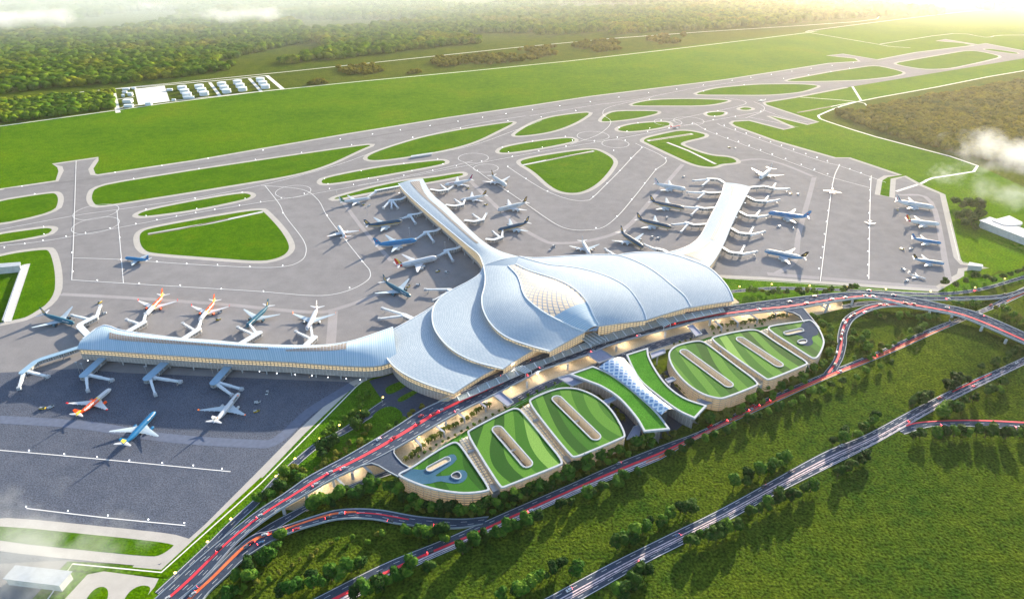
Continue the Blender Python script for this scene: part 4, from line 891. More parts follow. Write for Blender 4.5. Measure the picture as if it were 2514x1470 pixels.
try:
    PMs = []
    base = person_mesh()
    for nm, c in (('dark',(.03,.035,.05)),('white',(.55,.55,.55)),('red',(.35,.04,.04)),('blue',(.05,.12,.30))):
        q = base.copy(); q.materials.clear(); q.materials.append(plain('clothes_'+nm, c, .8)); PMs.append((nm, q))
    hair = MB(); hair.ball((-.015,0,1.70), .115, 8, .9); hm = hair.build('hair', M['dark']); hmesh = hm.data; bpy.data.objects.remove(hm)
    rp_ = random.Random(5)
    for x, y in ((1351,905),(1376,897),(1384,908),(1365,915),(1337,919),(1352,933),(1319,925),(1316,911),(1440,880),(1428,888),(1403,893),(1462,868),(1500,856),(1545,842),(1570,833),(1590,827),(1530,850),(1250,965),(1270,957),(1290,949),(1238,972),(1455,884),(1466,872),(1480,878)):
        nm, q = rp_.choice(PMs); zz = 12.05 if (x, y) in ((1466,872),(1480,878)) else .31
        o = bpy.data.objects.new('person', q); COL.objects.link(o); o.location = G(x, y, zz); o.rotation_euler = (0,0,rp_.random()*6.28)
        h = bpy.data.objects.new('hair', hmesh); COL.objects.link(h); h.parent = o
        tag(o, 'person in %s clothes walking %s' % (nm, 'on the lavender footbridge' if zz > 1 else 'on the cream forecourt below the elevated road'), 'person', 'people in %s clothes on the forecourt' % nm if zz < 1 else 'people on the footbridge in '+nm)
except Exception as e: print('person failed', e)
# ================================================================= AIRCRAFT
def fill(name, c, **k): return plain('paint_'+name, c, k.pop('rough', .4), coat=.08, spec=.2, **k)
PC = {n: fill(n, c) for n, c in dict(white=(.54,.57,.61), teal=(.006,.095,.16), navy=(.008,.06,.12), sky=(.015,.18,.40), blue=(.005,.12,.29), orange=(.90,.085,.006), yellow=(.85,.62,.08),
   gold=(.50,.33,.10), red=(.55,.02,.03), maroon=(.28,.02,.08), silver=(.45,.48,.50), grey=(.30,.30,.28), black=(.02,.02,.025), green=(.02,.14,.10), brown=(.10,.07,.04), pale=(.40,.49,.56), starorange=(.90,.22,.06)).items()}
PK = list(PC); PM = [PC[k] for k in PK]; PI = {k: i for i, k in enumerate(PK)}
def prof(s):
    """radius factor, centre rise along the body, s=0 nose .. 1 tail"""
    if s < .14: r = math.sqrt(max(0, 1-((.14-s)/.14)**2.1)); z = -.12*(1-r)
    elif s < .66: r = 1; z = 0
    else:
        t = (s-.66)/.34; r = max(.10, 1-.9*t**1.5); z = .55*t**1.5
    return r, z
def fins(name, prof_pts, thick, colf, root, mats, nu=6, nv=5):
    """tapered panel from root chord (le,te) to tip chord, coloured by cell"""
    (le0, te0), (le1, te1) = prof_pts; m = MB()
    for sgn in (1, -1):
        V = []
        for j in range(nv+1):
            t = j/nv
            for i in range(nu+1):
                u = i/nu; p = (le0.lerp(le1, t)).lerp(te0.lerp(te1, t), u)
                V.append(p+thick*sgn*math.sin(math.pi*min(1, u*1.0))**.6*(1-.65*t) if 0 < u < 1 else p.copy())
        for j in range(nv):
            for i in range(nu):
                q = (j*(nu+1)+i, j*(nu+1)+i+1, (j+1)*(nu+1)+i+1, (j+1)*(nu+1)+i)
                m.add([V[a] for a in q], [(0,1,2,3) if sgn > 0 else (3,2,1,0)], PI[colf((i+.5)/nu, (j+.5)/nv)])
        
    return m.build(name, PM, root)
def text_mesh(s, size, mat, root, pos, ex, ey, name='lettering', bold=.02):
    cu = bpy.data.curves.new('lettering', 'FONT'); cu.body = s; cu.size = size; cu.align_x = 'CENTER'; cu.align_y = 'CENTER'; cu.resolution_u = 2; cu.offset = bold*size
    t = bpy.data.objects.new('lettering', cu); me = bpy.data.meshes.new_from_object(t); bpy.data.objects.remove(t); me.materials.clear(); me.materials.append(mat)
    o = bpy.data.objects.new(name, me); COL.objects.link(o); o.parent = root
    ex = ex.normalized(); ey = ey.normalized(); ez = ex.cross(ey)
    o.matrix_local = Matrix(((ex.x,ey.x,ez.x,pos.x),(ex.y,ey.y,ez.y,pos.y),(ex.z,ey.z,ez.z,pos.z),(0,0,0,1))); return o
def emblem(verts, mat, root, name='emblem'):
    m = MB(); m.add(verts, [tuple(range(len(verts)))]); return m.build(name, mat, root)
BUILT = {}
def make_plane(key, L, body, fin, wing='pale', tip=None, engine='white', quad=False, wide=1.0, span=.98, wide_r=None, small=False, ttail=False):
    root = empty('airliner'); r = L*(.061 if quad else .053)*wide; zc = r*1.45; n = 16
    sl = [0,.006,.02,.04,.07,.10,.14]+[.18+.04*k for k in range(13)]+[.70,.75,.80,.85,.90,.94,.97,1.0]
    m = MB(); V = []
    for s in sl:
        rr, dz = prof(s); rr *= r
        V += [(L*(.5-s), rr*math.sin(2*math.pi*i/n), zc+dz*r+rr*math.cos(2*math.pi*i/n)*(1.12 if quad else 1)) for i in range(n)]
    m.v = [Vector(v) for v in V]
    for k in range(len(sl)-1):
        s = (sl[k]+sl[k+1])/2
        for i in range(n):
            a = math.cos(2*math.pi*(i+.5)/n); m.f.append((k*n+i, (k+1)*n+i, (k+1)*n+(i+1) % n, k*n+(i+1) % n)); m.m.append(PI[body(s, a)])
    m.f.append(tuple((len(sl)-1)*n+i for i in range(n))[::-1]); m.m.append(PI[body(1, 0)])
    b = m.build('fuselage', PM, root, smooth=True)
    # cockpit glass and the cabin window rows, just proud of the skin
    m = MB()
    for i in (-2,-1,0,1):
        a0 = 2*math.pi*(i)/n*.9; a1 = 2*math.pi*(i+1)/n*.9
        q = []
        for s_, aa in ((.022,a0),(.022,a1),(.036,a1),(.036,a0)):
            rr, dz = prof(s_); rr = rr*r*1.02; aa *= 1.0; q.append((L*(.5-s_)+.02, rr*math.sin(aa), zc+dz*r+rr*math.cos(aa)*(1.12 if quad else 1)))
        m.add(q, [(0,1,2,3)])
    m.build('cockpit_window', M['glassdark'], b)
    for sg in (1,-1):
        m = MB()
        for ang in ((1.25,) if not quad else (1.05, 1.5)):
            P = [Vector((L*(.5-s_), sg*r*1.012*math.sin(ang), zc+r*1.012*math.cos(ang)*(1.12 if quad else 1))) for s_ in (.14,.3,.5,.66)]
            h = r*.06; m.add([p+Vector((0,0,h)) for p in P]+[p-Vector((0,0,h)) for p in P], [(i, i+1, 5+i, 4+i) for i in range(3)])
        m.build('window_row', M['glassdark'], b)
        # wing
        sp = L*span/2; zr = zc-r*.62; le0 = Vector((L*.16, sg*r*.6, zr)); te0 = Vector((-L*.085, sg*r*.6, zr))
        mid = .34; lem = Vector((L*.16-L*.29*mid-.01*L, sg*sp*mid, zr+sp*mid*.07)); tem = Vector((-L*.085-L*.012, sg*sp*mid, zr+sp*mid*.07))
        let = Vector((-L*.150, sg*sp, zr+sp*.11)); tet = Vector((-L*.185, sg*sp, zr+sp*.11))
        w = MB()
        for s2 in (1,-1):
            th = r*.13*s2
            for (l0,t0,k0),(l1,t1,k1) in (((le0,te0,1.),(lem,tem,.7)),((lem,tem,.7),(let,tet,.2))):
                for u0, u1 in ((0,.3),(.3,.7),(.7,1)):
                    f_ = lambda l, t, u, kk: l.lerp(t, u)+Vector((0,0,th*kk*math.sin(math.pi*u)))
                    q = [f_(l0,t0,u0,k0), f_(l0,t0,u1,k0), f_(l1,t1,u1,k1), f_(l1,t1,u0,k1)]
                    w.add(q, [(0,1,2,3) if s2*sg > 0 else (3,2,1,0)])
        wo = w.build('wing', PC[wing], root)
        if tip:
            fins('winglet', ((let, tet-Vector((L*.01,0,0))), (let+Vector((-L*.035, sg*L*.012, L*.042)), tet+Vector((-L*.038, sg*L*.012, L*.042)))), Vector((0,.12,0)), lambda u, v: tip, wo, PM, 3, 2)
        for u in (.45,.62,.8):
            m = MB(); p = te0.lerp(tem, 1) if u < .4 else tem.lerp(tet, (u-.34)/.66); m.beam(p+Vector((L*.03,0,-.3)), p+Vector((-L*.008,0,-.3)), .7, .6)
            m.build('flap_fairing', PC[wing], wo)
        for e in ((.30,.56) if quad else (.31,)):
            p = le0.lerp(let, e) if e < .33 else lem.lerp(let, (e-.34)/.66); er = r*(.44 if quad else .55); ln = er*3.6
            m = MB(); nn = 12; V = []
            for k, (xx, rr) in enumerate(((0,.88),(.08,1.0),(.35,1.02),(.7,.9),(1.0,.62))):
                V += [(p.x+ln*.62-xx*ln, p.y+er*rr*math.cos(2*math.pi*i/nn), p.z-er*1.15+er*rr*math.sin(2*math.pi*i/nn)) for i in range(nn)]
            m.add(V, [(k*nn+i, k*nn+(i+1) % nn, (k+1)*nn+(i+1) % nn, (k+1)*nn+i) for k in range(4) for i in range(nn)])
            m.beam((p.x-ln*.2, p.y, p.z-er*.9), (p.x-ln*.2, p.y, p.z), er*.3)
            eo = m.build('engine', PC[engine], root, smooth=False)
            m = MB(); V = [(p.x+ln*.60, p.y+er*.84*math.cos(2*math.pi*i/nn), p.z-er*1.15+er*.84*math.sin(2*math.pi*i/nn)) for i in range(nn)]; m.add(V, [tuple(range(nn))]); m.build('intake', M['dark'], eo); m = MB()
            V = [(p.x-ln*.375, p.y+er*.58*math.cos(2*math.pi*i/nn), p.z-er*1.15+er*.58*math.sin(2*math.pi*i/nn)) for i in range(nn)]; m.add(V, [tuple(range(nn-1,-1,-1))])
            m.build('exhaust', M['dark'], eo)
        # tailplane
        zt = zc+r*.55+(L*.125 if ttail else 0); y0 = r*.22
        fins('tailplane', ((Vector((-L*.385,sg*y0,zt)), Vector((-L*.475,sg*y0,zt))), (Vector((-L*.472,sg*L*.165,zt+L*.012)), Vector((-L*.505,sg*L*.165,zt+L*.012)))), Vector((0,0,r*.09)), lambda u, v: 'white', root, PM, 3, 2)
        m = MB(); m.beam((-L*.055, sg*r*.9, zr), (-L*.055, sg*r*.9, r*.25), r*.12)
        for dx in (-.4,.4): m.cyl((-L*.055+dx*r, sg*r*.9-r*.1, r*.0), r*.25, r*.5, 8)
        m.build('landing_gear', M['tyre'], root)
    m = MB(); m.beam((L*.40,0,zc-r*.9), (L*.40,0,r*.2), r*.1); m.cyl((L*.40,0,0), r*.2, r*.4, 8); m.build('nose_gear', M['tyre'], root)
    zf = zc+r*.75
    fins('tail_fin', ((Vector((-L*.33,0,zf)), Vector((-L*.478,0,zf+r*.1))), (Vector((-L*.468,0,zf+L*.155)), Vector((-L*.522,0,zf+L*.155)))), Vector((0,r*.08,0)), fin, root, PM, 8, 8)
    return root, dict(L=L, r=r, zc=zc, zf=zf)
def side_text(root, d, s, size, mat, s0, ang=.95, side=-1, k=1.0):
    """lettering along the body side; side -1 = right hand side"""
    r = d['r']*1.03; a = ang
    pos = Vector((d['L']*(.5-s0), side*r*math.sin(a), d['zc']+r*math.cos(a)))
    ex = Vector((1,0,0)) if side < 0 else Vector((-1,0,0)); ey = Vector((0, -side*math.cos(a), math.sin(a)))
    text_mesh(s, size, mat, root, pos, ex, ey)
LIV = {}
def B_(top, low, lim=-.35): return lambda s, a: top if a > lim else low
LIV['teal'] = dict(body=B_('teal','pale',-.5), fin=lambda u, v: 'gold' if .25 < u < .8 and .15 < v < .6 else 'teal', wing='pale', engine='teal')
LIV['bluegold'] = dict(body=B_('blue','pale',-.5), fin=lambda u, v: 'yellow' if .2 < u < .85 and v < .6 else 'blue', wing='pale', engine='blue')
LIV['orange'] = dict(body=lambda s, a: 'white' if s < .40 else ('yellow' if s < .425 or s > .90 else 'orange'), fin=lambda u, v: 'yellow' if v < .2 or (u > .8 and v < .35) else 'orange', wing='white', engine='orange', tip='red')
LIV['star'] = dict(body=lambda s, a: 'white', fin=lambda u, v: 'white', wing='pale', engine='silver', tip='starorange')
LIV['redstripe'] = dict(body=lambda s, a: 'red' if s > .86 and a < .6 else 'white', fin=lambda u, v: 'brown' if u+v*.3 < .25 else ('yellow' if u+v*.2 < .48 else 'red'), wing='white', engine='silver', quad=True)
LIV['sky'] = dict(body=B_('sky','white',-.3), fin=lambda u, v: 'red' if .35 < u < .6 and .35 < v < .52 else ('navy' if .35 < u < .6 and .22 < v <= .35 else 'sky'), wing='pale', engine='silver', quad=True)
LIV['navygold'] = dict(body=lambda s, a: 'gold' if -.25 < a < -.02 else ('navy' if a >= -.02 else 'pale'), fin=lambda u, v: 'gold' if .3 < u < .75 and .2 < v < .7 else 'navy', wing='pale', engine='pale', quad=True)
LIV['darktail'] = dict(body=lambda s, a: 'silver' if a > .3 else ('sky' if a > -.3 else 'white'), fin=lambda u, v: 'gold' if .35 < u < .7 and .25 < v < .6 else 'black', wing='white', engine='silver', quad=True)
LIV['browntail'] = dict(body=lambda s, a: 'silver' if a > .1 else ('gold' if a > -.1 else 'white'), fin=lambda u, v: 'gold' if .35 < u < .7 and .3 < v < .6 else 'brown', wing='white', engine='silver', quad=True)
LIV['maroontail'] = dict(body=lambda s, a: 'white', fin=lambda u, v: 'maroon' if .2 < u < .9 and v > .1 else 'white', wing='white', engine='silver', quad=False)
LIV['blacktail'] = dict(body=lambda s, a: 'white', fin=lambda u, v: 'gold' if abs(u-v) < .18 else 'black', wing='white', engine='silver', quad=False)
LIV['white4'] = dict(body=lambda s, a: 'white', fin=lambda u, v: 'white', wing='pale', engine='white', quad=True)
LIV['whitegrey4'] = dict(body=lambda s, a: 'white', fin=lambda u, v: 'grey' if .3 < u+v*.2 < .5 else 'white', wing='pale', engine='white', quad=True)
LIV['tricolor'] = dict(body=lambda s, a: 'white', fin=lambda u, v: 'navy' if .18 < u-.1*v+.1 < .42 else ('red' if .62 < u and v < .7 and u < .8 else 'white'), wing='pale', engine='white', quad=True)
LIV['greentail'] = dict(body=lambda s, a: 'white' if s < .85 else ('green' if a > 0 else 'white'), fin=lambda u, v: 'green' if u+v*.4 < .8 else 'white', wing='white', engine='silver')
LIV['reddart'] = dict(body=lambda s, a: 'red' if a > .2 else 'white', fin=lambda u, v: 'red', wing='white', engine='silver')
LIV['orangetop'] = dict(body=lambda s, a: 'white' if s < .35 else 'orange', fin=lambda u, v: 'orange', wing='white', engine='orange', tip='red')
LIV['whiteorange'] = dict(body=lambda s, a: 'white' if s < .9 else 'starorange', fin=lambda u, v: 'white' if v < .5 else 'starorange', wing='white', engine='silver', tip='starorange')
LIV['jet'] = dict(body=lambda s, a: 'white' if abs(a) > .15 else 'navy', fin=lambda u, v: 'navy' if u < .5 else 'white', wing='white', engine='white', wide=.8, span=.85, ttail=True)
LIV['whitesmall'] = dict(body=lambda s, a: 'white', fin=lambda u, v: 'white', wing='white', engine='white', span=.9)
WM = M['white_line']; KM = plain('black_lettering', (.01,.01,.012), .5)
PL = [
 ('teal',(182,795),(104,770),'dark teal twin-engine airliner parked alone left of the wing tip bridges','airlines'),
 ('orange',(356,775),(402,722),'orange and white airliner nosed to the leftmost bridge on the far side of the wing','vj'),
 ('orange',(489,787),(529,735),'orange and white airliner with yellow tug beside it on the far side of the wing','vj'),
 ('teal',(604,803),(661,748),'teal airliner with gold tail docked between the orange and the white ones','airlines'),
 ('star',(753,811),(780,752),'white airliner with orange winglets docked rightmost behind the long wing','js'),
 ('teal',(1008,729),(942,690),'teal airliner with yellow-green tail standing free left of the left petal roof','airlines'),
 ('orange',(272,953),(186,1020),'orange airliner parked on the near side apron, tail at lower left','vj'),
 ('bluegold',(382,1010),(300,1094),'nearest blue airliner with gold tail emblem on the shaded near apron','airlines'),
 ('star',(588,964),(524,1038),'white airliner with black lettering on its tail docked on the near side of the wing','js'),
 ('sky',(307,633),(366,637),'lone sky blue jumbo taxiing at the left stub with a long shadow',None),
 ('whiteorange',(831,555),(849,583),'white airliner with orange tail tip rolling along the taxi line left of the left pier',None),
 ('greentail',(909,487),(834,495),'white airliner with green tail at the far left end of the left pier',None),
 ('navygold',(987,545),(896,556),'dark navy four-engine jumbo, uppermost blue one left of the left pier',None),
 ('sky',(1027,592),(916,604),'big light blue jumbo with a red and navy tail dot left of the left pier',None),
 ('redstripe',(1077,634),(968,656),'white jumbo with red and yellow tail left of the left pier root',None),
 ('maroontail',(1091,455),(1160,441),'white airliner with maroon tail right of the left pier head','qa'),
 ('blacktail',(1129,492),(1194,478),'white airliner with black and gold tail docked right of the left pier',None),
 ('browntail',(1243,458),(1207,432),'silver jumbo with brown tail farthest up between the two piers',None),
 ('browntail',(1222,518),(1293,498),'bronze striped jumbo in the middle of the bay between the piers',None),
 ('navygold',(1222,568),(1298,547),'navy jumbo nosed to the lowest bridge right of the left pier',None),
 ('white4',(1447,626),(1429,590),'white jumbo nosed to the petal roof between both piers',None),
 ('tricolor',(1684,467),(1606,452),'white jumbo with blue striped tail left of the right pier head','af'),
 ('navygold',(1680,514),(1595,496),'navy jumbo second from the top left of the right pier',None),
 ('navygold',(1649,561),(1563,539),'navy jumbo third from the top left of the right pier',None),
 ('navygold',(1579,610),(1523,571),'navy jumbo left of the right pier root behind the right petals',None),
 ('whitegrey4',(1864,441),(1894,415),'white jumbo turning in beyond the head of the right pier',None),
 ('sky',(1884,525),(1988,536),'light blue jumbo docked right of the right pier',None),
 ('darktail',(1876,618),(1980,636),'silver and blue jumbo with black tail right of the right pier root',None),
 ('orangetop',(2044,460),(2044,472),'orange airliner heading up the taxi line on the right apron',None),
 ('whitesmall',(2136,550),(2137,537),'tiny white jet on the rightmost taxi line','t'),
 ('tricolor',(2293,512),(2197,494),'white jumbo with blue striped tail, top of the parked row at the right edge','af'),
 ('redstripe',(2307,552),(2223,540),'white jumbo with red and yellow tail second in the parked row at the right edge',None),
 ('sky',(2311,597),(2238,583),'light blue jumbo third in the parked row at the right edge',None),
 ('darktail',(2319,647),(2241,633),'dark tailed silver jumbo fourth in the parked row at the right edge',None),
 ('jet',(2275,681),(2230,666),'small white business jet with navy stripe, last in the parked row',None),
 ('reddart',(1671,308),(1646,311),'red topped airliner beside the L-shaped grass island',None),
 ('whitesmall',(1862,246),(1880,243),'small white airliner far off near the round grass islands',None),
]
for liv, nz, tz, lab, tx in PL:
    a = G(nz[0], nz[1], 5); b = G(tz[0], tz[1], 7 if True else 5); dv = (a-b); dv.z = 0; L = min(max(dv.length, 20), 78)
    kw = dict(LIV[liv])
    root, d = make_plane(liv, L, **kw)
    c = (a+b)/2; root.location = (c.x, c.y, .42); root.rotation_euler = (0,0,math.atan2(dv.y, dv.x))
    tag(root, lab, 'airliner' if liv != 'jet' else 'jet', 'aircraft on the apron')
    Lr = d['L']; r = d['r']; z = d['zf']
    def fin_text(s, size, mat, side):
        ex = Vector((1,0,0)) if side < 0 else Vector((-1,0,0))
        text_mesh(s, size, mat, root, Vector((-Lr*.445, side*r*.14, z+Lr*.055)), ex, Vector((0,0,1)), bold=.03)
    if tx == 'vj':
        for sd in (1,-1): side_text(root, d, 'vietjetAir.com', Lr*.075, WM, .60, .8, sd); fin_text('vietjetAir', Lr*.022, WM, sd)
    elif tx == 'airlines':
        for sd in (1,-1): side_text(root, d, 'Vietnam Airlines', Lr*.032, WM, .20, .95, sd)
    elif tx == 'js':
        for sd in (1,-1):
            side_text(root, d, 'Jetstar', Lr*.060, KM, .24, .85, sd); fin_text('Jet', Lr*.052, KM, sd)
            for (x0, zz, sz) in ((Lr*(.5-.13), None, r*.55), (-Lr*.37, z+Lr*.01, r*.6)):
                V = []
                for k in range(10):
                    rr = sz if k % 2 == 0 else sz*.42; t = math.pi/2+k*math.pi/5
                    if zz is None: aa = .85; V.append((x0+rr*math.cos(t), sd*r*1.035*math.sin(aa)-sd*rr*math.sin(t)*math.cos(aa), d['zc']+r*1.035*math.cos(aa)+rr*math.sin(t)*math.sin(aa)))
                    else: V.append((x0+rr*math.cos(t), sd*r*.3, zz+rr*math.sin(t)))
                emblem(V, PC['starorange'], root, 'star_emblem')
    elif tx == 'af':
        for sd in (1,-1): side_text(root, d, 'AIRFRANCE', Lr*.045, PC['navy'], .24, .8, sd)
    elif tx == 'qa':
        for sd in (1,-1): side_text(root, d, 'QATAR', Lr*.05, PC['maroon'], .24, .9, sd)
# ================================================================= BOARDING BRIDGES
JB = [
 ([(262,868),(205,920)],11,[((215,924),(215,958)),((228,918),(275,932))],'shaded blue bridge leftmost on the near side of the long wing'),
 ([(422,874),(362,927)],12,[((373,932),(381,968)),((392,924),(443,936))],'shaded blue bridge second from the left on the near side of the wing'),
 ([(569,888),(525,938)],11,[((536,942),(570,969)),((547,938),(593,954))],'shaded blue bridge whose arm reaches the white airliner on the near side'),
 ([(196,851),(90,884),(54,913)],8,[((57,921),(46,952)),((79,908),(117,923))],'long bent bridge running left and down from the wing tip'),
 ([(222,828),(192,797),(233,777)],9,[((207,785),(177,773)),((238,777),(246,750))],'L-shaped white bridge standing up from the wing tip'),
 ([(305,818),(353,790)],9,[((335,796),(311,784)),((352,787),(357,770))],'white bridge on the far side of the wing serving the left orange airliner'),
 ([(448,832),(487,807)],9,[((471,811),(449,793)),((487,802),(494,783))],'white bridge on the far side of the wing serving the right orange airliner'),
 ([(590,843),(636,816)],9.5,[((609,820),(584,803)),((622,812),(611,793))],'white bridge on the far side of the wing serving the teal airliner'),
 ([(747,850),(772,827)],9,[((754,831),(726,813)),((763,822),(763,799))],'rightmost white bridge on the far side of the wing'),
 ([(1018,784),(993,772)],8,[((985,768),(939,756)),((988,775),(931,782))],'bridge with two long arms beside the lowest left petal'),
 ([(1122,716),(1104,710)],8,[((1098,708),(1044,710)),((1098,720),(1065,737))],'small bridge with a long arm beside the second left petal'),
 ([(1147,595),(1122,609),(1093,614)],7,[((1093,620),(1076,628)),((1104,618),(1112,640))],'white bridge left of the left pier, lowest of four'),
 ([(1093,552),(1071,566),(1043,569)],7,[((1041,574),(1021,587)),((1055,573),(1065,593))],'white bridge left of the left pier, serving the light blue jumbo'),
 ([(1048,514),(1028,524),(1004,527)],7,[((1003,531),(984,537)),((1011,531),(1020,548))],'white bridge left of the left pier, serving the upper navy jumbo'),
 ([(1006,476),(985,489),(958,491)],7,[((955,495),(941,510)),((964,496),(961,510)),((970,496),(977,510))],'white bridge with three arms left of the left pier head'),
 ([(982,456),(923,467)],6.5,[((922,470),(904,483))],'long straight white bridge off the end of the left pier'),
 ([(1056,464),(1078,468),(1098,465)],7,[((1092,461),(1082,454)),((1100,464),(1112,457))],'white bridge right of the left pier, topmost of four'),
 ([(1094,502),(1116,505),(1136,501)],7,[((1128,497),(1117,490)),((1137,500),(1142,489))],'white bridge right of the left pier, second from the top'),
 ([(1140,540),(1164,543),(1186,538)],7,[((1172,536),(1161,526)),((1186,536),(1194,524))],'white bridge right of the left pier, third from the top with nothing docked'),
 ([(1192,586),(1212,588),(1232,581)],7,[((1222,580),(1210,568)),((1233,579),(1234,565))],'white bridge right of the left pier, lowest and nearest the roof neck'),
 ([(1644,622),(1629,613),(1612,609)],7,[((1608,612),(1582,600))],'small white bridge at the back of the right petals'),
 ([(1520,633),(1510,626)],7,[((1508,624),(1486,611))],'stub bridge with thin arm beside the white jumbo between the piers'),
 ([(1778,448),(1764,439),(1738,438)],6.5,[((1735,441),(1702,443)),((1742,444),(1725,455))],'bridge on the left of the right pier, topmost'),
 ([(1774,471),(1745,473),(1727,470)],6.5,[((1724,473),(1687,471)),((1730,477),(1714,487))],'bridge on the left of the right pier, second from the top'),
 ([(1757,509),(1730,511),(1711,507)],6.5,[((1708,511),(1675,507)),((1715,514),(1698,527))],'bridge on the left of the right pier, third from the top'),
 ([(1736,549),(1704,551),(1685,545)],6.5,[((1682,549),(1650,551)),((1690,554),(1672,569))],'bridge on the left of the right pier, lowest'),
 ([(1843,459),(1875,456),(1899,461)],6.5,[((1897,459),(1904,451)),((1901,463),(1937,463))],'bridge on the right of the right pier, topmost'),
 ([(1833,481),(1855,492),(1880,493)],6.5,[((1878,490),(1886,482)),((1882,495),(1913,490))],'bridge on the right of the right pier, second from the top'),
 ([(1812,517),(1835,529),(1858,530)],6.5,[((1855,527),(1865,518)),((1860,532),(1886,528))],'bridge on the right of the right pier, serving the light blue jumbo'),
 ([(1793,558),(1815,571),(1843,573)],6.5,[((1840,570),(1849,558)),((1846,576),(1877,568))],'bridge on the right of the right pier, second from the bottom'),
 ([(1770,604),(1792,618),(1821,621)],6.5,[((1818,617),(1827,604)),((1825,623),(1858,617))],'bridge on the right of the right pier, lowest'),
]
shadeblue = plain('shaded_bridge_roof', (.24,.38,.52), .6, spec=.1, var=.06)  # blue shade on the near bridge roofs, put into the colour
jbglass = grid_mat('bridge_glazing', (.10,.12,.14), (.16,.17,.18), (.50,.48,.45), 2.0, 2.0, .2, rough=.3, offset_=0, uv=False)
for pts, w, arms, lab in JB:
    P = [G(x, y, 10.0) for x, y in pts]; c = P[-1].copy(); c.z = 0; o = empty('boarding_bridge', c)
    Q = [p-c for p in P]
    if len(Q) > 2:
        a_, b_, c_ = Q[0], Q[1], Q[2]; Q = resample([a_, a_.lerp(b_, .8), a_.lerp(b_, .93)*.75+c_.lerp(b_, .93)*.25, a_.lerp(b_, .93)*.25+c_.lerp(b_, .93)*.75, b_.lerp(c_, .2), c_], 14)
    else: Q = resample(Q, 6)
    d = (Q[-1]-Q[-2]).normalized(); s = Vector((-d.y,d.x,0))
    Lf = []; Rt = []
    for i in range(len(Q)):
        dd = (Q[min(i+1,len(Q)-1)]-Q[max(i-1,0)]).normalized(); ss = Vector((-dd.y,dd.x,0))*w/2
        Lf.append(Q[i]+ss); Rt.append(Q[i]-ss)
    cap = [Q[-1]+(d*math.sin(t)+s*math.cos(t))*w/2 for t in [math.pi*k/8 for k in range(1, 8)]]
    out = Lf+cap+Rt[::-1]; out = ccw(out); n = len(out)
    m = MB(); k = len(Q)
    # roof slab
    m.add([Vector((p.x,p.y,9.2)) for p in out]+[Vector((p.x,p.y,10.0)) for p in out], [tuple(range(n-1,-1,-1)), tuple(range(n,2*n))]+[(i,(i+1)%n,n+(i+1)%n,n+i) for i in range(n)])
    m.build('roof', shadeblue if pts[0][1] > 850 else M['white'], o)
    m = MB(); wall_mesh(m, offset(out, -.6), 5.0, 9.2); m.build('glazing', jbglass, o)
    m = MB(); F_ = offset(out, -.3); m.add([Vector((p.x,p.y,4.5)) for p in F_]+[Vector((p.x,p.y,5.0)) for p in F_], [tuple(range(n-1,-1,-1)), tuple(range(n,2*n))]+[(i,(i+1)%n,n+(i+1)%n,n+i) for i in range(n)]); m.build('floor', M['parapet'], o)
    for t in (.35, .7, 1.0):
        q = Q[int(t*(len(Q)-1))]
        for sg in (-1, 1):
            m = MB(); m.beam((q.x+s.x*sg*w*.3, q.y+s.y*sg*w*.3, .2), (q.x+s.x*sg*w*.3, q.y+s.y*sg*w*.3, 4.6), .7); m.build('leg', M['steel'], o)
    for (a, b) in arms:
        pa = G(a[0], a[1], 8.2)-c; pb = G(b[0], b[1], 6.5)-c
        pa = Vector((pa.x*.6, pa.y*.6, 7.6)); pb.z = 6.0
        m = MB(); m.beam(pa, pa.lerp(pb, .55), 3.3, 3.0); m.beam(pa.lerp(pb, .5), pb, 2.7, 2.6); ao = m.build('arm', M['white'], o)
        dd = (pb-pa).normalized(); m = MB(); m.box((pb.x, pb.y, pb.z+.1), (4.2,4.2,3.6), math.atan2(dd.y, dd.x)); m.build('cab', M['parapet'], ao)
        m = MB(); q = pa.lerp(pb, .86); e = Vector((-dd.y,dd.x,0))*1.6
        m.beam(q+e-Vector((0,0,q.z-.4)), q+e, .5); m.beam(q-e-Vector((0,0,q.z-.4)), q-e, .5); m.beam(q+e*1.3-Vector((0,0,q.z-.7)), q-e*1.3-Vector((0,0,q.z-.7)), .9); m.build('support', M['steel'], ao)
        m = MB(); m.cyl((pa.x,pa.y,5.6), 2.6, 3.4, 10); m.build('rotunda', M['white'], ao)
    tag(o, lab, 'boarding bridge', 'boarding bridges of the terminal')
# ================================================================= SMALL THINGS
def vehicle(kind, body, L=4.6, W=1.9, H=1.5, lights=False):
    o = empty(kind); m = MB(); m.box((0,0,.75), (L,W,.75)); m.box((0,0,1.12), (L*.98,W*.98,.02)); bo = m.build('body', body, o)
    m = MB(); m.box((-.15,0,1.42), (L*.55,W*.88,.6), 0, 0, .82); m.build('cabin', M['glassdark'], o)
    m = MB()
    m.box((-.15,0,1.75), (L*.42,W*.72,.06)); m.build('roof', body, o)
    for sx in (-.32,.32):
        for sy in (-1,1):
            m = MB(); m.v = []; r = .36
            V = [(L*sx+r*math.cos(2*math.pi*i/8), sy*W*.47+k*.12, .36+r*math.sin(2*math.pi*i/8)) for k in (-1,1) for i in range(8)]
            m.add(V, [(i,(i+1)%8,8+(i+1)%8,8+i) for i in range(8)]+[tuple(range(7,-1,-1)), tuple(range(8,16))]); m.build('wheel', M['tyre'], o)
    if lights:
        for sy in (-1,1):
            m = MB(); m.box((-L*.5-.03, sy*W*.36, .9), (.1,.45,.3)); m.build('tail_light', M['red_lamp'], o)
    return o
cars = {}
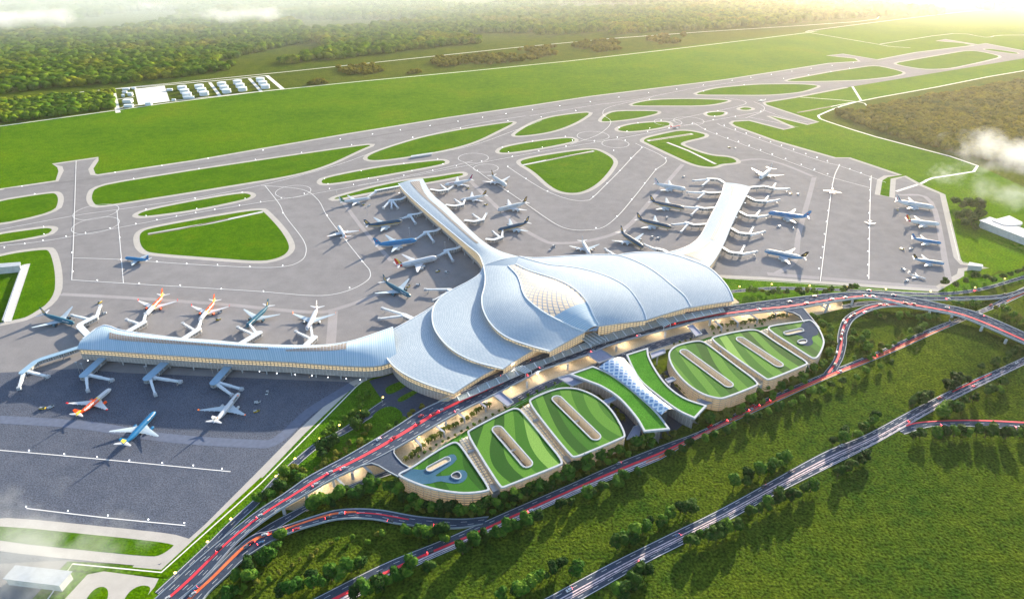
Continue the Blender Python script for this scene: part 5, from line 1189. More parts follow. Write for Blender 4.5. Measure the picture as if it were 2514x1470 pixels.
for nm, c in (('white',(.7,.7,.72)),('black',(.015,.015,.02)),('red',(.45,.02,.02)),('silver',(.4,.42,.45)),('blue',(.03,.10,.22))):
    cars[nm] = vehicle('car', plain('car_'+nm, c, .25, coat=.8), lights=True)
used = set(); rc = random.Random(3)
def put_car(key, t, lane, nm, lab):
    A, B = RD[key]; n = len(A); i = min(int(t*(n-1)), n-2)
    p = A[i].lerp(B[i], lane); q = A[i+1].lerp(B[i+1], lane); d = q-p
    o = cars[nm] if nm not in used else copy_tree(cars[nm]); used.add(nm)
    o.location = (p.x, p.y, p.z+.16); o.rotation_euler = (0, 0, math.atan2(d.y, d.x)+(math.pi if lane < .45 else 0)); o.scale = (1.35,1.35,1.35)
    tag(o, lab, 'car', 'cars on the roads around the terminal')
RN = dict(r1='the elevated road', r4='the curved ramp with orange trails', loop='the loop ramp by the garage', h2='the middle highway', h3='the lower highway', up='the carriageway under the halls', r8='the service road above the right junction', r1b='the right exit ramp', r5='the bottom right slip road')
for i in range(46):
    key, a_, b_, l0 = rc.choice((('r1',.02,.33,.49),('r1',.02,.33,.47),('r1',.54,.98,.70),('r1',.54,.98,.72),('r4',.05,.6,.32),('r4',.05,.75,.42),('loop',.05,.9,.42),('h2',.08,.6,.54)))
    nm = rc.choice(('black','red','silver','black')); put_car(key, rc.uniform(a_, b_), l0, nm, '%s car, tail lights glowing, on the light trail of %s' % (nm, RN[key]))
for key, k in (('r1', 22), ('r4', 6), ('loop', 5), ('h2', 12), ('h3', 12), ('up', 7), ('r8', 4), ('r1b', 3), ('r5', 3)):
    for i in range(k):
        nm = rc.choice(('white','black','silver','blue','red','white','black')); t = .12+.8*(i+rc.random()*.6)/k; ln_ = rc.choice((.12,.25,.35,.65,.75,.9))
        put_car(key, t, ln_, nm, '%s car on %s' % (nm, RN[key]))
yel = plain('yellow_plant', (.55,.40,.03), .5); AV = [(246,743,'y'),(256,770,'w'),(540,767,'w'),(536,785,'y'),(105,1003,'y'),(125,1000,'w'),(656,965,'w'),(632,988,'w'),(630,1010,'y'),(1075,667,'y'),(1097,669,'w'),(1003,704,'y'),(1027,700,'w'),(1360,605,'w'),(1352,614,'w'),
  (892,503,'y'),(906,506,'w'),(1149,463,'y'),(1193,503,'y'),(1678,435,'w'),(1602,583,'w'),(1617,585,'w'),(1638,535,'w'),(1912,557,'w'),(1947,562,'w'),(1941,477,'y'),(1959,478,'w'),(2214,612,'y'),(2236,612,'w'),(2217,662,'w'),(2225,690,'w'),(1790,363,'y'),(1805,364,'w'),(2204,516,'y')]
def tug(mat):
    o = empty('apron_vehicle'); m = MB(); m.box((0,0,.9), (5.6,2.4,1.1)); m.build('body', mat, o)
    m = MB(); m.box((1.7,0,2.0), (1.8,2.1,1.2), 0, 0, .85); m.build('cab', M['glassdark'], o)
    m = MB(); m.box((-1.2,0,1.65), (2.8,2.1,.4)); m.build('load_bed', M['steel'], o)
    for sx in (-1.8,1.8):
        for sy in (-1,1):
            m = MB(); V = [(sx+.5*math.cos(2*math.pi*i/8), sy*1.15+k*.15, .5+.5*math.sin(2*math.pi*i/8)) for k in (-1,1) for i in range(8)]
            m.add(V, [(i,(i+1)%8,8+(i+1)%8,8+i) for i in range(8)]+[tuple(range(7,-1,-1)), tuple(range(8,16))]); m.build('wheel', M['tyre'], o)
    return o
pt = {'y': tug(yel), 'w': tug(M['white'])}; us = set()
for i, (x, y, k) in enumerate(AV):
    o = pt[k] if k not in us else copy_tree(pt[k]); us.add(k)
    o.location = G(x, y, .42); o.rotation_euler = (0,0,rc.random()*6.28); o.scale = (1.3,1.3,1.3)
    near = min(PL, key=lambda p: (p[1][0]/2+p[2][0]/2-x)**2+(p[1][1]/2+p[2][1]/2-y)**2)[3].split(' ')
    tag(o, '%s apron tug near the %s' % ('yellow' if k == 'y' else 'white', ' '.join(near[:8])), 'tug', 'ground service vehicles')
# taxiway lights
LW = []
def add(lst, k, ox, oy): LW.extend([(x/k+ox, y/k+oy) for x, y in lst])
add([(190,415),(300,480),(990,295),(1150,350),(1393,237),(1790,175),(1712,263),(2262,107),(2197,188),(377,763),(380,825),(40,940),(215,908),(372,880),(570,845),(737,815),(948,775),(1168,738),(1350,703),(1518,672),(1683,642),(1848,614),(2060,579),(2240,549),(2418,517),(1255,612),(1257,667),(1678,519),(1692,607),(2082,468),(2107,519),(1030,853),(620,985),(1040,1043),(627,1146),(838,1223),(1350,1063),(1605,1079),(1870,1090),(2148,1105),(2430,1097),(1197,1248),(1550,1266),(1903,1296),(2265,1317),(2430,645)],3.5,0,340)
add([(415,1050),(657,1014),(867,982),(1090,949),(1300,917),(1485,888),(1660,860),(1860,831),(2065,800),(2293,770),(125,1153),(500,1095),(960,1038),(1318,968),(1675,913),(1925,885),(2185,836),(145,1460),(333,1423),(515,1392),(697,1358),(893,1323),(1110,1285),(1287,1252),(1478,1217),(1708,1182),(1907,1140),(2112,1105),(2325,1065),(297,1348),(323,1385),(572,1289),(628,1344),(893,1235),(953,1287),(1147,1202),(1187,1236),(1633,1112),(1680,1148),(1860,1065),(1933,1112),(2107,1032),(2160,1060),(1447,1287),(1555,1363),(1677,1443),(1675,1255),(1810,1346),(1973,1441),(2420,1382)],3.0625,700,0)
add([(173,880),(418,840),(673,802),(915,772),(1142,737),(1390,697),(1552,670),(1727,645),(1903,618),(2070,593),(2250,568),(2430,542),(48,957),(680,860),(1145,788),(1493,733),(1835,680),(2047,648),(2240,620),(2398,592),(208,1218),(404,1185),(665,1137),(848,1107),(1048,1067),(1227,1034),(1417,1006),(1637,962),(420,1103),(487,1133),(580,1062),(683,1108),(780,1040),(1267,957),(1340,978),(1240,1003),(1170,975),(472,1212),(614,1274),(819,1363),(373,1299),(520,1365),(733,1463),(1322,1084),(1418,1117),(1512,1151),(1627,1190),(1720,1225),(1814,1256),(1917,1291),(2022,1327),(2119,1359),(2208,1389),(2310,1425),(1158,1117),(1258,1155),(1353,1192),(1444,1223),(1536,1256),(1635,1295),(1734,1331),(1849,1370),(1984,1419),(2095,1462)],3.5,1400,0)
add([(707,125),(803,161),(404,131),(516,171),(557,260),(533,392),(521,484),(506,579),(488,686),(473,797),(458,890),(442,983),(880,216),(880,306),(876,401),(871,505),(871,630),(866,728),(863,834),(861,950),(859,1044)],3.5,1884,380)
add([(85,478),(262,703),(401,893),(289,1132)],3.675,780,400)
add([(262,148),(149,262),(22,383),(487,262),(369,408),(238,560),(48,666),(585,140)],3.675,1450,380)
add([(253,200),(555,230),(838,256),(1113,286),(1397,307),(1663,329),(1911,356),(228,683),(587,719),(931,758),(1277,793),(1586,822)],3.5,0,1050)
LB = []
for lst, k, ox, oy in (([(95,758),(358,782),(508,796),(665,814),(830,825),(980,835),(1125,849),(1290,862),(1415,872)],3.675,500,700),([(800,625),(1077,626),(1227,628),(1356,636),(1608,663),(1759,668),(1932,685)],3.675,0,720),([(735,285),(850,357),(908,405),(1007,497),(1058,549),(1177,653),(1247,711),(1355,826),(1415,880),(1463,936)],3.675,780,400),([(1392,449),(1352,490),(1316,579),(1287,629),(1231,737),(1198,800),(1138,931),(1105,1004)],3.675,1450,380)):
    LB += [(x/k+ox, y/k+oy) for x, y in lst]
def lamp(name, mat, h, r, pole):
    o = empty(name); m = MB(); m.beam((0,0,0),(0,0,h), pole); m.build('post', M['steel'], o)
    m = MB(); m.ball((0,0,h+r*.8), r, 8, .8); m.build('lamp_head', mat, o); return o
lw = lamp('taxiway_light', M['lampw'], 1.0, .62, .35); first = True
for x, y in LW:
    p = G(x, y, .4); o = lw if first else copy_tree(lw); first = False; o.location = p
    k = 1.0 if y > 400 else 1.25; o.scale = (k,k,k)
    reg = 'along the far runway and the grass islands' if y < 360 else ('on the taxiways left of the left pier' if x < 1000 and y < 900 else ('on the lower left apron' if y >= 900 else ('on the right hand apron' if x > 1880 else 'on the taxiways between the two piers')))
    tag(o, 'small white glowing light %s' % reg, 'light', 'white taxiway lights '+reg)
lb = lamp('apron_floodlight', M['lampw'], 3.2, .62, .4); first = True
for x, y in LB:
    o = lb if first else copy_tree(lb); first = False; o.location = G(x, y, .4)
    reg = 'under the eaves of the long left wing' if y > 850 else ('along the foot of the left pier' if x < 1300 else 'along the foot of the right pier')
    tag(o, 'small greenish white floodlight %s' % reg, 'light', 'floodlights '+reg)
LY = [(781,1078),(721,1127),(674,1170),(626,1214),(563,1275),(506,1331),(426,1407),(882,1011),(937,977),(830,1045),(1813,705),(1892,699),(1985,703),(2076,706),(2172,711),(2282,717),(2391,707),(2464,686)]
ly = None
for x, y in LY:
    if ly is None:
        o = empty('street_lamp'); m = MB(); m.beam((0,0,0),(0,0,9), .35); m.beam((0,0,9),(1.6,0,9.3), .25); m.build('post', M['steel'], o)
        m = MB(); m.ball((1.7,0,9.1), 1.25, 8, .6); m.build('lamp_head', M['lampy'], o); ly = o
    else: o = copy_tree(ly)
    o.location = G(x, y, 8)-Vector((0,0,7.7)); reg = 'on the service road left of the elevated road' if x < 1200 else 'on the service road at the upper right'
    tag(o, 'yellow glowing street lamp %s' % reg, 'street lamp', 'street lamps '+reg)
for x, y in ((199,893),(186,890),(355,900),(516,892),(826,470),(900,510),(905,440),(1004,560),(1092,595)):
    o = empty('light_mast', G(x, y, 18)-Vector((0,0,17.6))); m = MB(); m.beam((0,0,0),(0,0,18), .45); m.build('mast', M['steel'], o)
    m = MB(); m.box((0,0,18.2), (3,1,.6)); m.build('lamp_bar', M['parapet'], o); tag(o, 'tall thin grey light mast on the apron beside a boarding bridge', 'mast', 'apron light masts')
# ================================================================= VEGETATION
def crown_mesh(name, mat, seed, R_=7.5, H=11.0, lumps=9, cards=260, trunk=2.5):
    rg = random.Random(seed); m = MB(); cs = []
    for k in range(lumps):
        a = rg.random()*6.28; rr = R_*.55*math.sqrt(rg.random()); z = trunk+H*(.28+.6*rg.random()) if k else trunk+H*.55
        cs.append((Vector((rr*math.cos(a), rr*math.sin(a), z)), R_*rg.uniform(.34,.52)))
    for c, r in cs:
        bm = bmesh.new(); bmesh.ops.create_icosphere(bm, subdivisions=2, radius=r)
        for v in bm.verts:
            k = 1+.42*noise.noise(v.co*.55+c)+rg.uniform(-.14,.14); v.co = Vector((v.co.x*k, v.co.y*k, v.co.z*k*.82))+c
        m.add([v.co.copy() for v in bm.verts], [tuple(x.index for x in f.verts) for f in bm.faces]); bm.free()
    for i in range(cards):
        c, r = rg.choice(cs); d = Vector((rg.gauss(0,1), rg.gauss(0,1), rg.gauss(0,.8)+.2)).normalized(); p = c+d*r*rg.uniform(.9,1.22)
        u = Vector((rg.gauss(0,1), rg.gauss(0,1), rg.gauss(0,1))).normalized(); w = d.cross(u).normalized(); s = rg.uniform(.4,.9)
        m.add([p-u*s-w*s*.5, p+u*s-w*s*.5, p+u*s*.6+w*s, p-u*s*.6+w*s], [(0,1,2,3)])
    return m
def tree_proto(mat, seed, **k):
    o = empty('broadleaf_tree'); rg = random.Random(seed)
    m = MB(); m.cyl((0,0,0), .55, 5.5, 7, r2=.3)
    for j in range(4):
        a = j*1.6+rg.random(); m.beam((0,0,3+j*.5), (2.6*math.cos(a), 2.6*math.sin(a), 6.5+j*.6), .25)
    m.build('trunk', M['bark'], o); crown_mesh('crown', mat, seed, **k).build('crown', M[mat], o); return o
PT = {'g': [tree_proto('leaf', s, lumps=8+s % 3) for s in (1,2,3,4)], 'd': [tree_proto('leafdark', s) for s in (5,6)], 'y': [tree_proto('leafwarm', s, R_=6.5, H=8.5) for s in (7,8)]}
ut = set(); rt = random.Random(11); NT = 0; TS = []
def grow(path, n, jit, sc, kinds, lab):
    global NT
    P = resample([Vector((x, y, 0)) for x, y in path], max(n, 2)) if len(path) > 1 else [Vector((path[0][0], path[0][1], 0))]*n
    for i in range(n):
        q = P[i]; x = q.x+rt.uniform(-jit, jit)*1.3; y = q.y+rt.uniform(-jit, jit)*.8+10; k = rt.choice(kinds); j = rt.randrange(len(PT[k]))
        s = 1.15*sc*rt.uniform(.78,1.2); TS.append((s*(y+220), k, j, x, y, s, rt.random()*6.28, s*rt.uniform(.85,1.15), lab))
CL_ = [
 ([(640,1222),(690,1198)],5,6,.9,'dg','on the verge left of the elevated road'),([(700,1185),(720,1150),(748,1175)],7,12,.85,'gdy','in the clump left of the elevated road'),
 ([(780,1110),(815,1088)],5,10,.95,'dd','in the dark clump beside the service road'),([(794,1135),(815,1122),(893,1075),(912,1050)],8,8,.75,'y','beside the elevated road'),([(870,1040),(890,1028)],3,8,.9,'d','at the lawn corner under the left wing'),([(1003,1016),(1036,990)],3,6,.6,'y','by the hall corner'),
 ([(765,1240),(830,1225),(880,1210),(920,1185),(980,1205)],20,11,.95,'gggd','in the belt under the elevated road ramp'),
 ([(990,1222),(1060,1245),(1130,1258),(1210,1240),(1290,1210),(1360,1180),(1440,1140),(1490,1115)],34,9,.95,'ggd','in the belt along the near wall of the garage'),([(1500,1105),(1570,1085),(1640,1060)],8,9,.9,'gy','below the glass hub'),
 ([(1720,1035),(1800,1010),(1880,960),(1960,920),(2010,900)],18,9,.85,'gy','in the belt below the right garage blocks'),
 ([(700,1320),(654,1367),(600,1415),(551,1455)],9,12,.95,'ggd','along the outer side of the ramp with orange light trails'),([(986,1295),(1086,1318)],8,10,.9,'ggd','beside the slip road near the middle highway'),
 ([(894,1388),(814,1418),(748,1427),(690,1455)],12,11,.95,'gd','in the field inside the ramp bend'),([(1043,1395),(1003,1401),(929,1436),(880,1456)],9,10,.95,'gd','on the verge below the middle highway, left end'),
 ([(1309,1272),(1229,1307),(1171,1327),(1140,1345)],10,8,.9,'gd','on the verge below the middle highway, by the slip road'),([(1560,1160),(1471,1200),(1383,1236)],8,7,.8,'gd','on the verge below the middle highway facing the garage'),
 ([(1700,1240),(1617,1275),(1571,1299),(1523,1341)],14,9,.95,'ggd','in the row between the highways, left part'),([(1400,1390),(1357,1400),(1309,1438),(1240,1458)],9,10,.95,'gd','at the bottom edge between the highways'),
 ([(1690,1330),(1750,1310),(1805,1290)],8,7,.9,'gd','below the lower highway, middle clump'),([(1590,1392),(1560,1425),(1520,1455)],7,11,.95,'gd','below the lower highway, bottom clump'),
 ([(1845,1255),(1920,1222),(1985,1192)],9,7,.85,'gd','below the lower highway, third clump'),([(1806,1190),(1857,1160),(1940,1125)],11,8,.9,'ggd','above the lower highway, middle clump'),
 ([(2045,1085),(2100,1056),(2155,1022)],10,8,.85,'gd','above the lower highway near the slip road'),([(2060,1155),(2120,1120)],5,6,.75,'d','below the lower highway near the slip road'),
 ([(1640,1112),(1700,1085),(1800,1048),(1890,1003),(2040,945),(2110,915),(2180,890)],21,6,.75,'gd','on the verge below the middle highway, right part'),
 ([(2170,840),(2127,850),(2101,800),(2095,830)],11,10,.75,'gyg','inside the loop ramp'),([(2195,775),(2300,772)],7,7,.7,'gd','under the curved road with the red light trail'),([(2272,793),(2241,812)],5,7,.75,'gd','in the meadow inside the loop'),
 ([(2000,770),(2025,800),(2040,850),(2030,880)],18,11,.75,'ggy','between the right garage end and the loop ramp'),([(2412,896),(2455,880),(2500,850)],9,9,.8,'d','above the lower highway at the right edge'),
 ([(2318,950),(2366,924)],8,9,.85,'d','above the lower highway, right clump'),([(2235,995),(2278,965)],7,8,.85,'d','above the lower highway, second clump from the right'),([(2412,962),(2460,945)],4,8,.8,'dg','below the lower highway at the right edge'),
 ([(2298,1010),(2384,985)],8,10,.85,'dg','in the wedge above the slip road'),([(2245,1064),(2330,1062),(2420,1064),(2514,1064)],15,7,.9,'gd','in the belt below the bottom right slip road'),
 ([(1840,712),(1930,716),(2000,712),(2100,704)],20,6,.72,'gydd','along the service road behind the right petals'),([(2312,690),(2355,697),(2400,672),(2445,682),(2514,658)],11,8,.8,'d','around the small white hut at the right'),
 ([(2342,500),(2372,495),(2405,505),(2400,530),(2365,528),(2345,522),(2362,545),(2392,552)],24,7,1.15,'d','in the dark grove right of the parked jets'),([(2440,755),(2512,790)],8,9,.75,'gy','beside the highway at the upper right edge'),([(2340,745),(2400,745)],4,4,.6,'g','between the right ramps'),
 ([(1860,735),(1815,738)],2,3,.5,'g','at the corner of the right petal roof'),
 ([(1000,1240),(1100,1262),(1210,1250),(1330,1200),(1450,1150),(1600,1085)],34,6,.6,'ggy','in the belt along the near wall of the garage'),([(1750,1030),(1880,975),(2000,915)],16,6,.55,'gy','in the belt below the right garage blocks'),
 ([(640,1245),(700,1205),(800,1130),(900,1085),(1000,1030)],22,8,.5,'ygd','on the verge left of the elevated road'),([(905,960),(880,990),(840,1020),(790,1060)],16,8,.5,'g','on the verge left of the elevated road'),
 ([(2120,770),(2250,768),(2330,785)],14,8,.5,'gy','under the curved road with the red light trail'),([(2100,880),(2160,850),(2260,800)],14,9,.5,'gy','inside the loop ramp'),([(560,1460),(700,1400),(800,1330),(950,1310)],16,10,.45,'gy','in the field inside the ramp bend')]
for a in CL_: grow(*a)
TS.sort(key=lambda t: -t[0]); rest = MB()
for n_, (sz, k, j, x, y, s, ro, sz_, lab) in enumerate(TS):
    if n_ < 296:
        o = PT[k][j] if (k, j) not in ut else copy_tree(PT[k][j]); ut.add((k, j))
        o.location = G(x, y, .05); o.rotation_euler = (0,0,ro); o.scale = (s, s, sz_)
        w = {'g':'green','d':'dark green','y':'yellow-green'}[k]
        tag(o, '%s broadleaf tree %s' % (w, lab), 'tree', w+' trees '+lab)
    else:
        cm = [c for c in PT[k][j].children if c.name.startswith('crown')][0].data; mt = Matrix.Translation(G(x, y, .05)) @ Matrix.Rotation(ro, 4, 'Z') @ Matrix.Diagonal((s, s, sz_, 1))
        rest.add([mt @ v.co for v in cm.vertices], [tuple(q.vertices) for q in cm.polygons], 'gdy'.index(k))
if rest.v: tag(rest.build('small_trees', [M['leaf'], M['leafdark'], M['leafwarm']]), 'smaller trees standing among the far clumps', None, None, 'stuff')
print('trees', len(TS))
# palms beside the garage
def palm(seed):
    rg = random.Random(seed); o = empty('palm_tree'); m = MB(); m.cyl((0,0,0), .3, 5.2, 6, r2=.2); m.build('trunk', M['bark'], o); m = MB()
    for k in range(14):
        a = k*2*math.pi/14+rg.uniform(-.2,.2); L = rg.uniform(3.0,4.0); up = rg.uniform(.2,1.0); pr = Vector((0,0,5.3)); d = Vector((math.cos(a), math.sin(a), 0)); s = Vector((-d.y,d.x,0))
        pts = [pr+d*L*t+Vector((0,0,up*L*t-1.15*L*t*t)) for t in (0,.3,.6,.85,1)]; ws = (.15,.8,.75,.45,.05)
        v = [p+s*w for p, w in zip(pts, ws)]+[p-s*w-Vector((0,0,.15)) for p, w in zip(pts, ws)]
        m.add(v, [(i, i+1, 6+i, 5+i) for i in range(4)])
    m.build('fronds', M['leafwarm'], o); return o
pps = [palm(1), palm(2)]; pu = set()
def palms(path, n, lab, jit=3, s=1.25, z=.4):
    for q in resample([Vector((x, y, 0)) for x, y in path], n):
        j = rt.randrange(2); o = pps[j] if j not in pu else copy_tree(pps[j]); pu.add(j)
        o.location = G(q.x+rt.uniform(-jit,jit), q.y+rt.uniform(-jit,jit)+5, z); o.rotation_euler = (0,0,rt.random()*6.28); k = s*rt.uniform(.8,1.2); o.scale = (k,k,k)
        tag(o, 'small palm tree '+lab, 'palm tree', 'palms '+lab)
palms([(998,1125),(1040,1092),(1100,1052),(1160,1018),(1200,992)], 20, 'in the strip between the cream forecourt and the left blocks')
palms([(1750,806),(1800,794),(1860,788),(1920,775),(1965,768)], 20, 'in the strip above the right garage blocks')
palms([(1512,1005),(1530,1030),(1525,1022)], 6, 'in the courtyard left of the left crescent roof', 2, 1.1); palms([(1430,955),(1450,965),(1468,975)], 4, 'in the courtyard behind the third block', 2, 1.0)
palms([(1615,905),(1630,920),(1650,938),(1668,952),(1695,972)], 8, 'in the courtyard right of the right crescent roof', 2, 1.1)
def bush_row(path, n, lab):
    for q in resample([Vector((x, y, 0)) for x, y in path], n):
        o = copy_tree(PT['y' if rt.random() < .5 else 'g'][0]); o.name = 'round_shrub'; o.location = G(q.x, q.y+3, .42); s = .34*rt.uniform(.85,1.2); o.scale = (s,s,s*.8); o.rotation_euler = (0,0,rt.random()*6)
        tag(o, 'round clipped shrub '+lab, 'shrub', 'shrubs '+lab)
bush_row([(1028,1120),(1070,1092),(1130,1060),(1200,1022),(1240,1000)], 15, 'in the second row beside the left blocks'); bush_row([(1275,980),(1305,965),(1340,950),(1362,940)], 5, 'in line above the third block')
bush_row([(1655,843),(1672,838),(1700,830),(1708,824)], 5, 'in line above the fourth block'); bush_row([(1752,818),(1800,808),(1850,800),(1870,795)], 8, 'in the second row beside the right blocks')
# forest masses
def ico():
    bm = bmesh.new(); bmesh.ops.create_icosphere(bm, subdivisions=2, radius=1); V = np.array([v.co[:] for v in bm.verts]); F = np.array([[x.index for x in f.verts] for f in bm.faces]); bm.free(); return V, F
IV, IF = ico(); IV[:,2] *= .8
def forest(name, inside, x0, x1, y0, y1, sp, r0, r1, label, mat):
    rg = np.random.default_rng(5); prot = []
    for k in range(6):
        f = 1+.22*rg.standard_normal(len(IV)); prot.append(IV*f[:,None])
    vs = []; fs = []; n = 0; cnt = 0
    y = y0
    while y < y1:
        s = sp*(1+max(0, y-2600)/2600); x = x0
        while x < x1:
            px, py = x+rg.uniform(-.5,.5)*s, y+rg.uniform(-.5,.5)*s
            if inside(px, py):
                r = rg.uniform(r0, r1)*s/sp; a = rg.uniform(0, 6.28); c, d = math.cos(a), math.sin(a); P = prot[cnt % 6]*r
                Q = np.stack([P[:,0]*c-P[:,1]*d+px, P[:,0]*d+P[:,1]*c+py, P[:,2]+r*.45+rg.uniform(-1,3.5)], 1); vs.append(Q); fs.append(IF+n); n += len(Q); cnt += 1
            x += s
        y += s*.9
    V = np.concatenate(vs); F = np.concatenate(fs); me = bpy.data.meshes.new(name); me.vertices.add(len(V)); me.vertices.foreach_set('co', V.astype(np.float32).ravel())
    me.loops.add(F.size); me.loops.foreach_set('vertex_index', F.astype(np.int32).ravel()); me.polygons.add(len(F)); me.polygons.foreach_set('loop_start', np.arange(0, F.size, 3, dtype=np.int32)); me.polygons.foreach_set('loop_total', np.full(len(F), 3, dtype=np.int32))
    me.update(calc_edges=True); me.materials.append(mat); o = bpy.data.objects.new(name, me); COL.objects.link(o); o['kind'] = 'stuff'; o['label'] = label; print(name, cnt); return o
def proj(x, y):
    d = y*CP+CAMH*SP; return 1257+FPX*x/d, 735-FPX*(y*SP-CAMH*CP)/d
def in1(x, y):
    px, py = proj(x, y)
    if px < -80 or px > 2620: return False
    lim = float(np.interp(px, [-80,0,700,1500,2100,2620], [254,246,177,95,54,20])) - (15 if px < 700 else 11 if px < 1500 else 8)-2*math.sin(px*.013)
    if px > 560 and px < 1500: lim -= 10+12*max(0, math.sin(px*.02))*noise.noise(Vector((x*.004, y*.004, 3)))
    if py < -60: return False
    if noise.noise(Vector((x*.0016, y*.0016, 0))) > .30: return False
    return py < lim
def in2(x, y):
    px, py = proj(x, y)
    if px > 280 or px < -80: return False
    return 252-.09*px < py < 303-.13*px
def in3(x, y):
    px, py = proj(x, y)
    if px > 2700 or px < 2058: return False
    lo = 268-.168*(px-2100) if px > 2130 else 276-.03*(px-2060)
    hi = 288+.36*(px-2058)-.00018*(px-2058)**2
    return lo+3 < py < hi-2
forest('forest', in1, -5500, 7500, 2100, 7200, 25, 13, 21, 'endless hazy forest beyond the far perimeter track', M['forest'])
forest('forest', in2, -2600, -800, 1850, 2700, 16, 9, 15, 'dark wood between the two perimeter tracks at the left edge', M['forest'])
forest('forest', in3, 300, 4500, 1300, 3400, 17, 9, 15, 'dense wood painted with golden sunlight filling the corner at the upper right', M['sunlitwood'])
def in4(x, y):
    px, py = proj(x, y); 
    return 745 < px < 1700 and float(np.interp(px, [0,700,1500,2100], [246,177,95,54]))+5 < py < 300-.117*px and noise.noise(Vector((x*.006, y*.006, 7))) > .05
forest('copse', in4, -1500, 2500, 1900, 4200, 20, 7, 12, 'scattered scrubby copses between the two far perimeter tracks', M['sunlitwood'])
# ================================================================= CLOUDS
def cloud(px, py, z, rx, ry, rz, D, seed, label):
    p = G(px, py, z); bm = bmesh.new(); bmesh.ops.create_icosphere(bm, subdivisions=3, radius=1)
    v = [Vector((q.co.x*rx, q.co.y*ry, q.co.z*rz)) for q in bm.verts]; f = [tuple(x.index for x in q.verts) for q in bm.faces]; bm.free()
    m, nt, b = nodes('cloud_vapour'); nt.nodes.remove(b); L = nt.links
    tc = N(nt, 'ShaderNodeTexCoord'); mp = N(nt, 'ShaderNodeMapping'); mp.inputs['Scale'].default_value = (1/rx, 1/ry, 1/rz); L.new(tc.outputs['Object'], mp.inputs[0])
    ln = N(nt, 'ShaderNodeVectorMath', operation='LENGTH'); L.new(mp.outputs[0], ln.inputs[0])
    no = N(nt, 'ShaderNodeTexNoise'); no.inputs['Scale'].default_value = 3.2/max(rx, ry)*1.0; no.inputs['Detail'].default_value = 5; no.inputs['Roughness'].default_value = .6
    mp2 = N(nt, 'ShaderNodeMapping'); mp2.inputs['Location'].default_value = (seed*13.1, seed*7.7, seed); L.new(tc.outputs['Object'], mp2.inputs[0]); L.new(mp2.outputs[0], no.inputs['Vector'])
    a = N(nt, 'ShaderNodeMath', operation='MULTIPLY_ADD'); a.inputs[1].default_value = -.80; a.inputs[2].default_value = -.62; L.new(ln.outputs['Value'], a.inputs[0])
    s = N(nt, 'ShaderNodeMath', operation='MULTIPLY_ADD'); s.inputs[1].default_value = 2.3; L.new(no.outputs['Fac'], s.inputs[0]); L.new(a.outputs[0], s.inputs[2])
    mr = N(nt, 'ShaderNodeMapRange'); mr.inputs[1].default_value = .0; mr.inputs[2].default_value = .7; mr.inputs[3].default_value = 0; mr.inputs[4].default_value = D; L.new(s.outputs[0], mr.inputs[0])
    pv = N(nt, 'ShaderNodeVolumePrincipled'); pv.inputs['Color'].default_value = (.72,.76,.81,1); pv.inputs['Anisotropy'].default_value = .2; L.new(mr.outputs[0], pv.inputs['Density'])
    L.new(pv.outputs[0], nt.nodes['Material Output'].inputs['Volume'])
    o = mesh('cloud', v, f, m); o.location = p; tag(o, label, 'cloud', 'low clouds drifting over the airfield')
cloud(40,45,160,420,170,45,.012,1,'big streaky white cloud in the top left corner')
cloud(590,36,160,330,110,38,.012,2,'long white cloud near the top left of the scene')
cloud(365,14,160,110,50,22,.012,3,'small oval white cloud between the two bigger top left clouds')
cloud(2480,375,150,135,120,42,.016,4,'ragged grey white cloud at the right edge over the dark wood')
cloud(2325,428,110,45,40,22,.013,5,'small thin puff left of the ragged cloud at the right edge')
cloud(2490,475,110,105,80,28,.012,6,'pale green tinted mist patch above the long shed at the right edge')
cloud(30,1360,70,150,85,34,.022,7,'soft white mist over the bottom left corner of the apron')

def mist(x, y, z, rx, ry, rz, D, g, col, label):
    bm = bmesh.new(); bmesh.ops.create_icosphere(bm, subdivisions=3, radius=1)
    v = [Vector((q.co.x*rx, q.co.y*ry, q.co.z*rz)) for q in bm.verts]; f = [tuple(t.index for t in q.verts) for q in bm.faces]; bm.free()
    m, nt, b = nodes('mist_vapour'); nt.nodes.remove(b); L = nt.links
    tc = N(nt, 'ShaderNodeTexCoord'); mp = N(nt, 'ShaderNodeMapping'); mp.inputs['Scale'].default_value = (1/rx, 1/ry, 1/rz); L.new(tc.outputs['Object'], mp.inputs[0])
    ln = N(nt, 'ShaderNodeVectorMath', operation='LENGTH'); L.new(mp.outputs[0], ln.inputs[0])
    mr = N(nt, 'ShaderNodeMapRange', interpolation_type='SMOOTHSTEP'); mr.inputs[1].default_value = 1.0; mr.inputs[2].default_value = .15; mr.inputs[3].default_value = 0; mr.inputs[4].default_value = D; L.new(ln.outputs['Value'], mr.inputs[0])
    pv = N(nt, 'ShaderNodeVolumePrincipled'); pv.inputs['Color'].default_value = (*col, 1); pv.inputs['Anisotropy'].default_value = g; L.new(mr.outputs[0], pv.inputs['Density'])
    L.new(pv.outputs[0], nt.nodes['Material Output'].inputs['Volume'])
    o = mesh('mist', v, f, m); o.location = (x, y, z); o['kind'] = 'stuff'; o['label'] = label
mist(-2400, 4700, 60, 4300, 2300, 330, 7.5e-4, .1, (.86,.96,1), 'cool bluish mist lying over the far forest at the upper left')
mist(3300, 5000, 60, 3300, 2200, 330, 2.4e-4, .55, (1,.95,.84), 'bright sunlit mist over the far fields at the upper right')
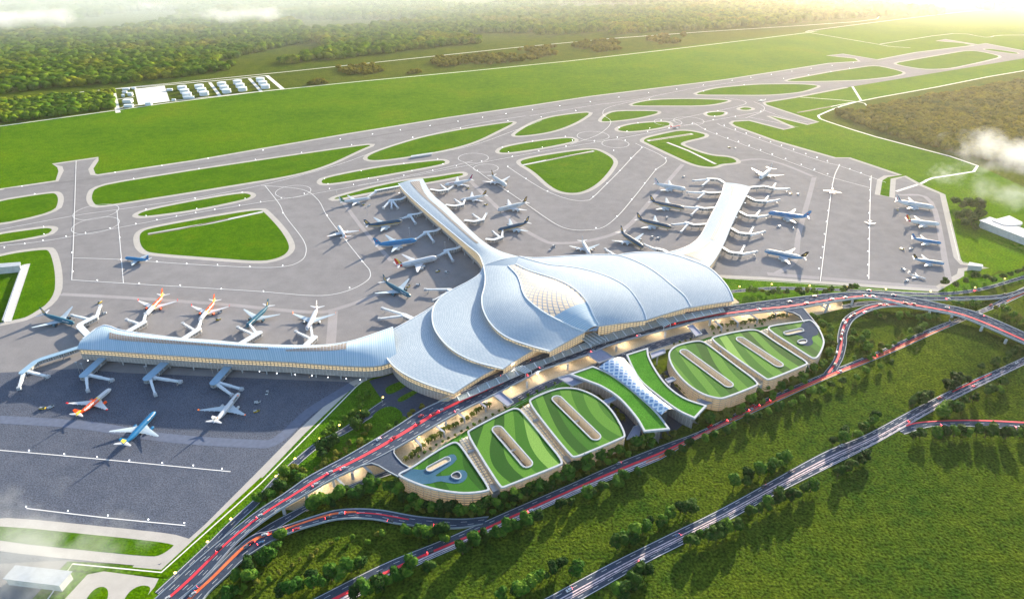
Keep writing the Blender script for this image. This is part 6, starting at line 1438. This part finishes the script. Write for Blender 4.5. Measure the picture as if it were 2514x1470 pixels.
# ================================================================= CAMERA, SUN, SKY, AIR
cam = bpy.data.cameras.new('camera'); co = bpy.data.objects.new('camera', cam); COL.objects.link(co)
cam.sensor_width = 36; cam.lens = FPX/2514*36; cam.clip_end = 60000; cam.clip_start = 1
co.location = (0,0,CAMH); co.rotation_euler = (math.pi/2-PITCH, 0, 0); SC.camera = co
AZ, EL = R(27.6), R(15)
d = Vector((math.sin(AZ)*math.cos(EL), math.cos(AZ)*math.cos(EL), math.sin(EL)))
sl = bpy.data.lights.new('sun', 'SUN'); sl.energy = 5.0; sl.angle = R(.5); sl.color = (1,.84,.62)
so = bpy.data.objects.new('sun', sl); COL.objects.link(so); so.rotation_euler = d.to_track_quat('Z','Y').to_euler()
w = bpy.data.worlds.new('World'); SC.world = w; w.use_nodes = True; nt = w.node_tree
sk = nt.nodes.new('ShaderNodeTexSky'); sk.sky_type = 'NISHITA'; sk.sun_disc = False; sk.sun_elevation = EL; sk.sun_rotation = AZ; sk.altitude = 300; sk.dust_density = 1.2
nt.links.new(sk.outputs[0], nt.nodes['Background'].inputs[0]); nt.nodes['Background'].inputs[1].default_value = .13
HZ = dict(x0=-7500, x1=9500, y0=-1000, y1=11000)
m, nt_, b_ = nodes('haze'); nt_.nodes.remove(b_)
pvn = nt_.nodes.new('ShaderNodeVolumePrincipled'); pvn.inputs['Density'].default_value = 1.5e-5; pvn.inputs['Anisotropy'].default_value = .70
pvn.inputs['Color'].default_value = (1,.97,.90,1); nt_.links.new(pvn.outputs[0], nt_.nodes['Material Output'].inputs['Volume'])
hb = MB(); hb.box(((HZ['x0']+HZ['x1'])/2, (HZ['y0']+HZ['y1'])/2, (565-1)/2), (HZ['x1']-HZ['x0'], HZ['y1']-HZ['y0'], 566))
ho = hb.build('haze', m); ho['kind'] = 'stuff'; ho['label'] = 'pale warm haze in the air over the whole airfield'
SC.view_settings.view_transform = 'Standard'; SC.view_settings.look = 'None'; SC.view_settings.exposure = 1.6
SC.cycles.use_denoising = True; SC.cycles.volume_bounces = 1; SC.cycles.max_bounces = 6; SC.cycles.transparent_max_bounces = 12
SC.cycles.sample_clamp_indirect = 4
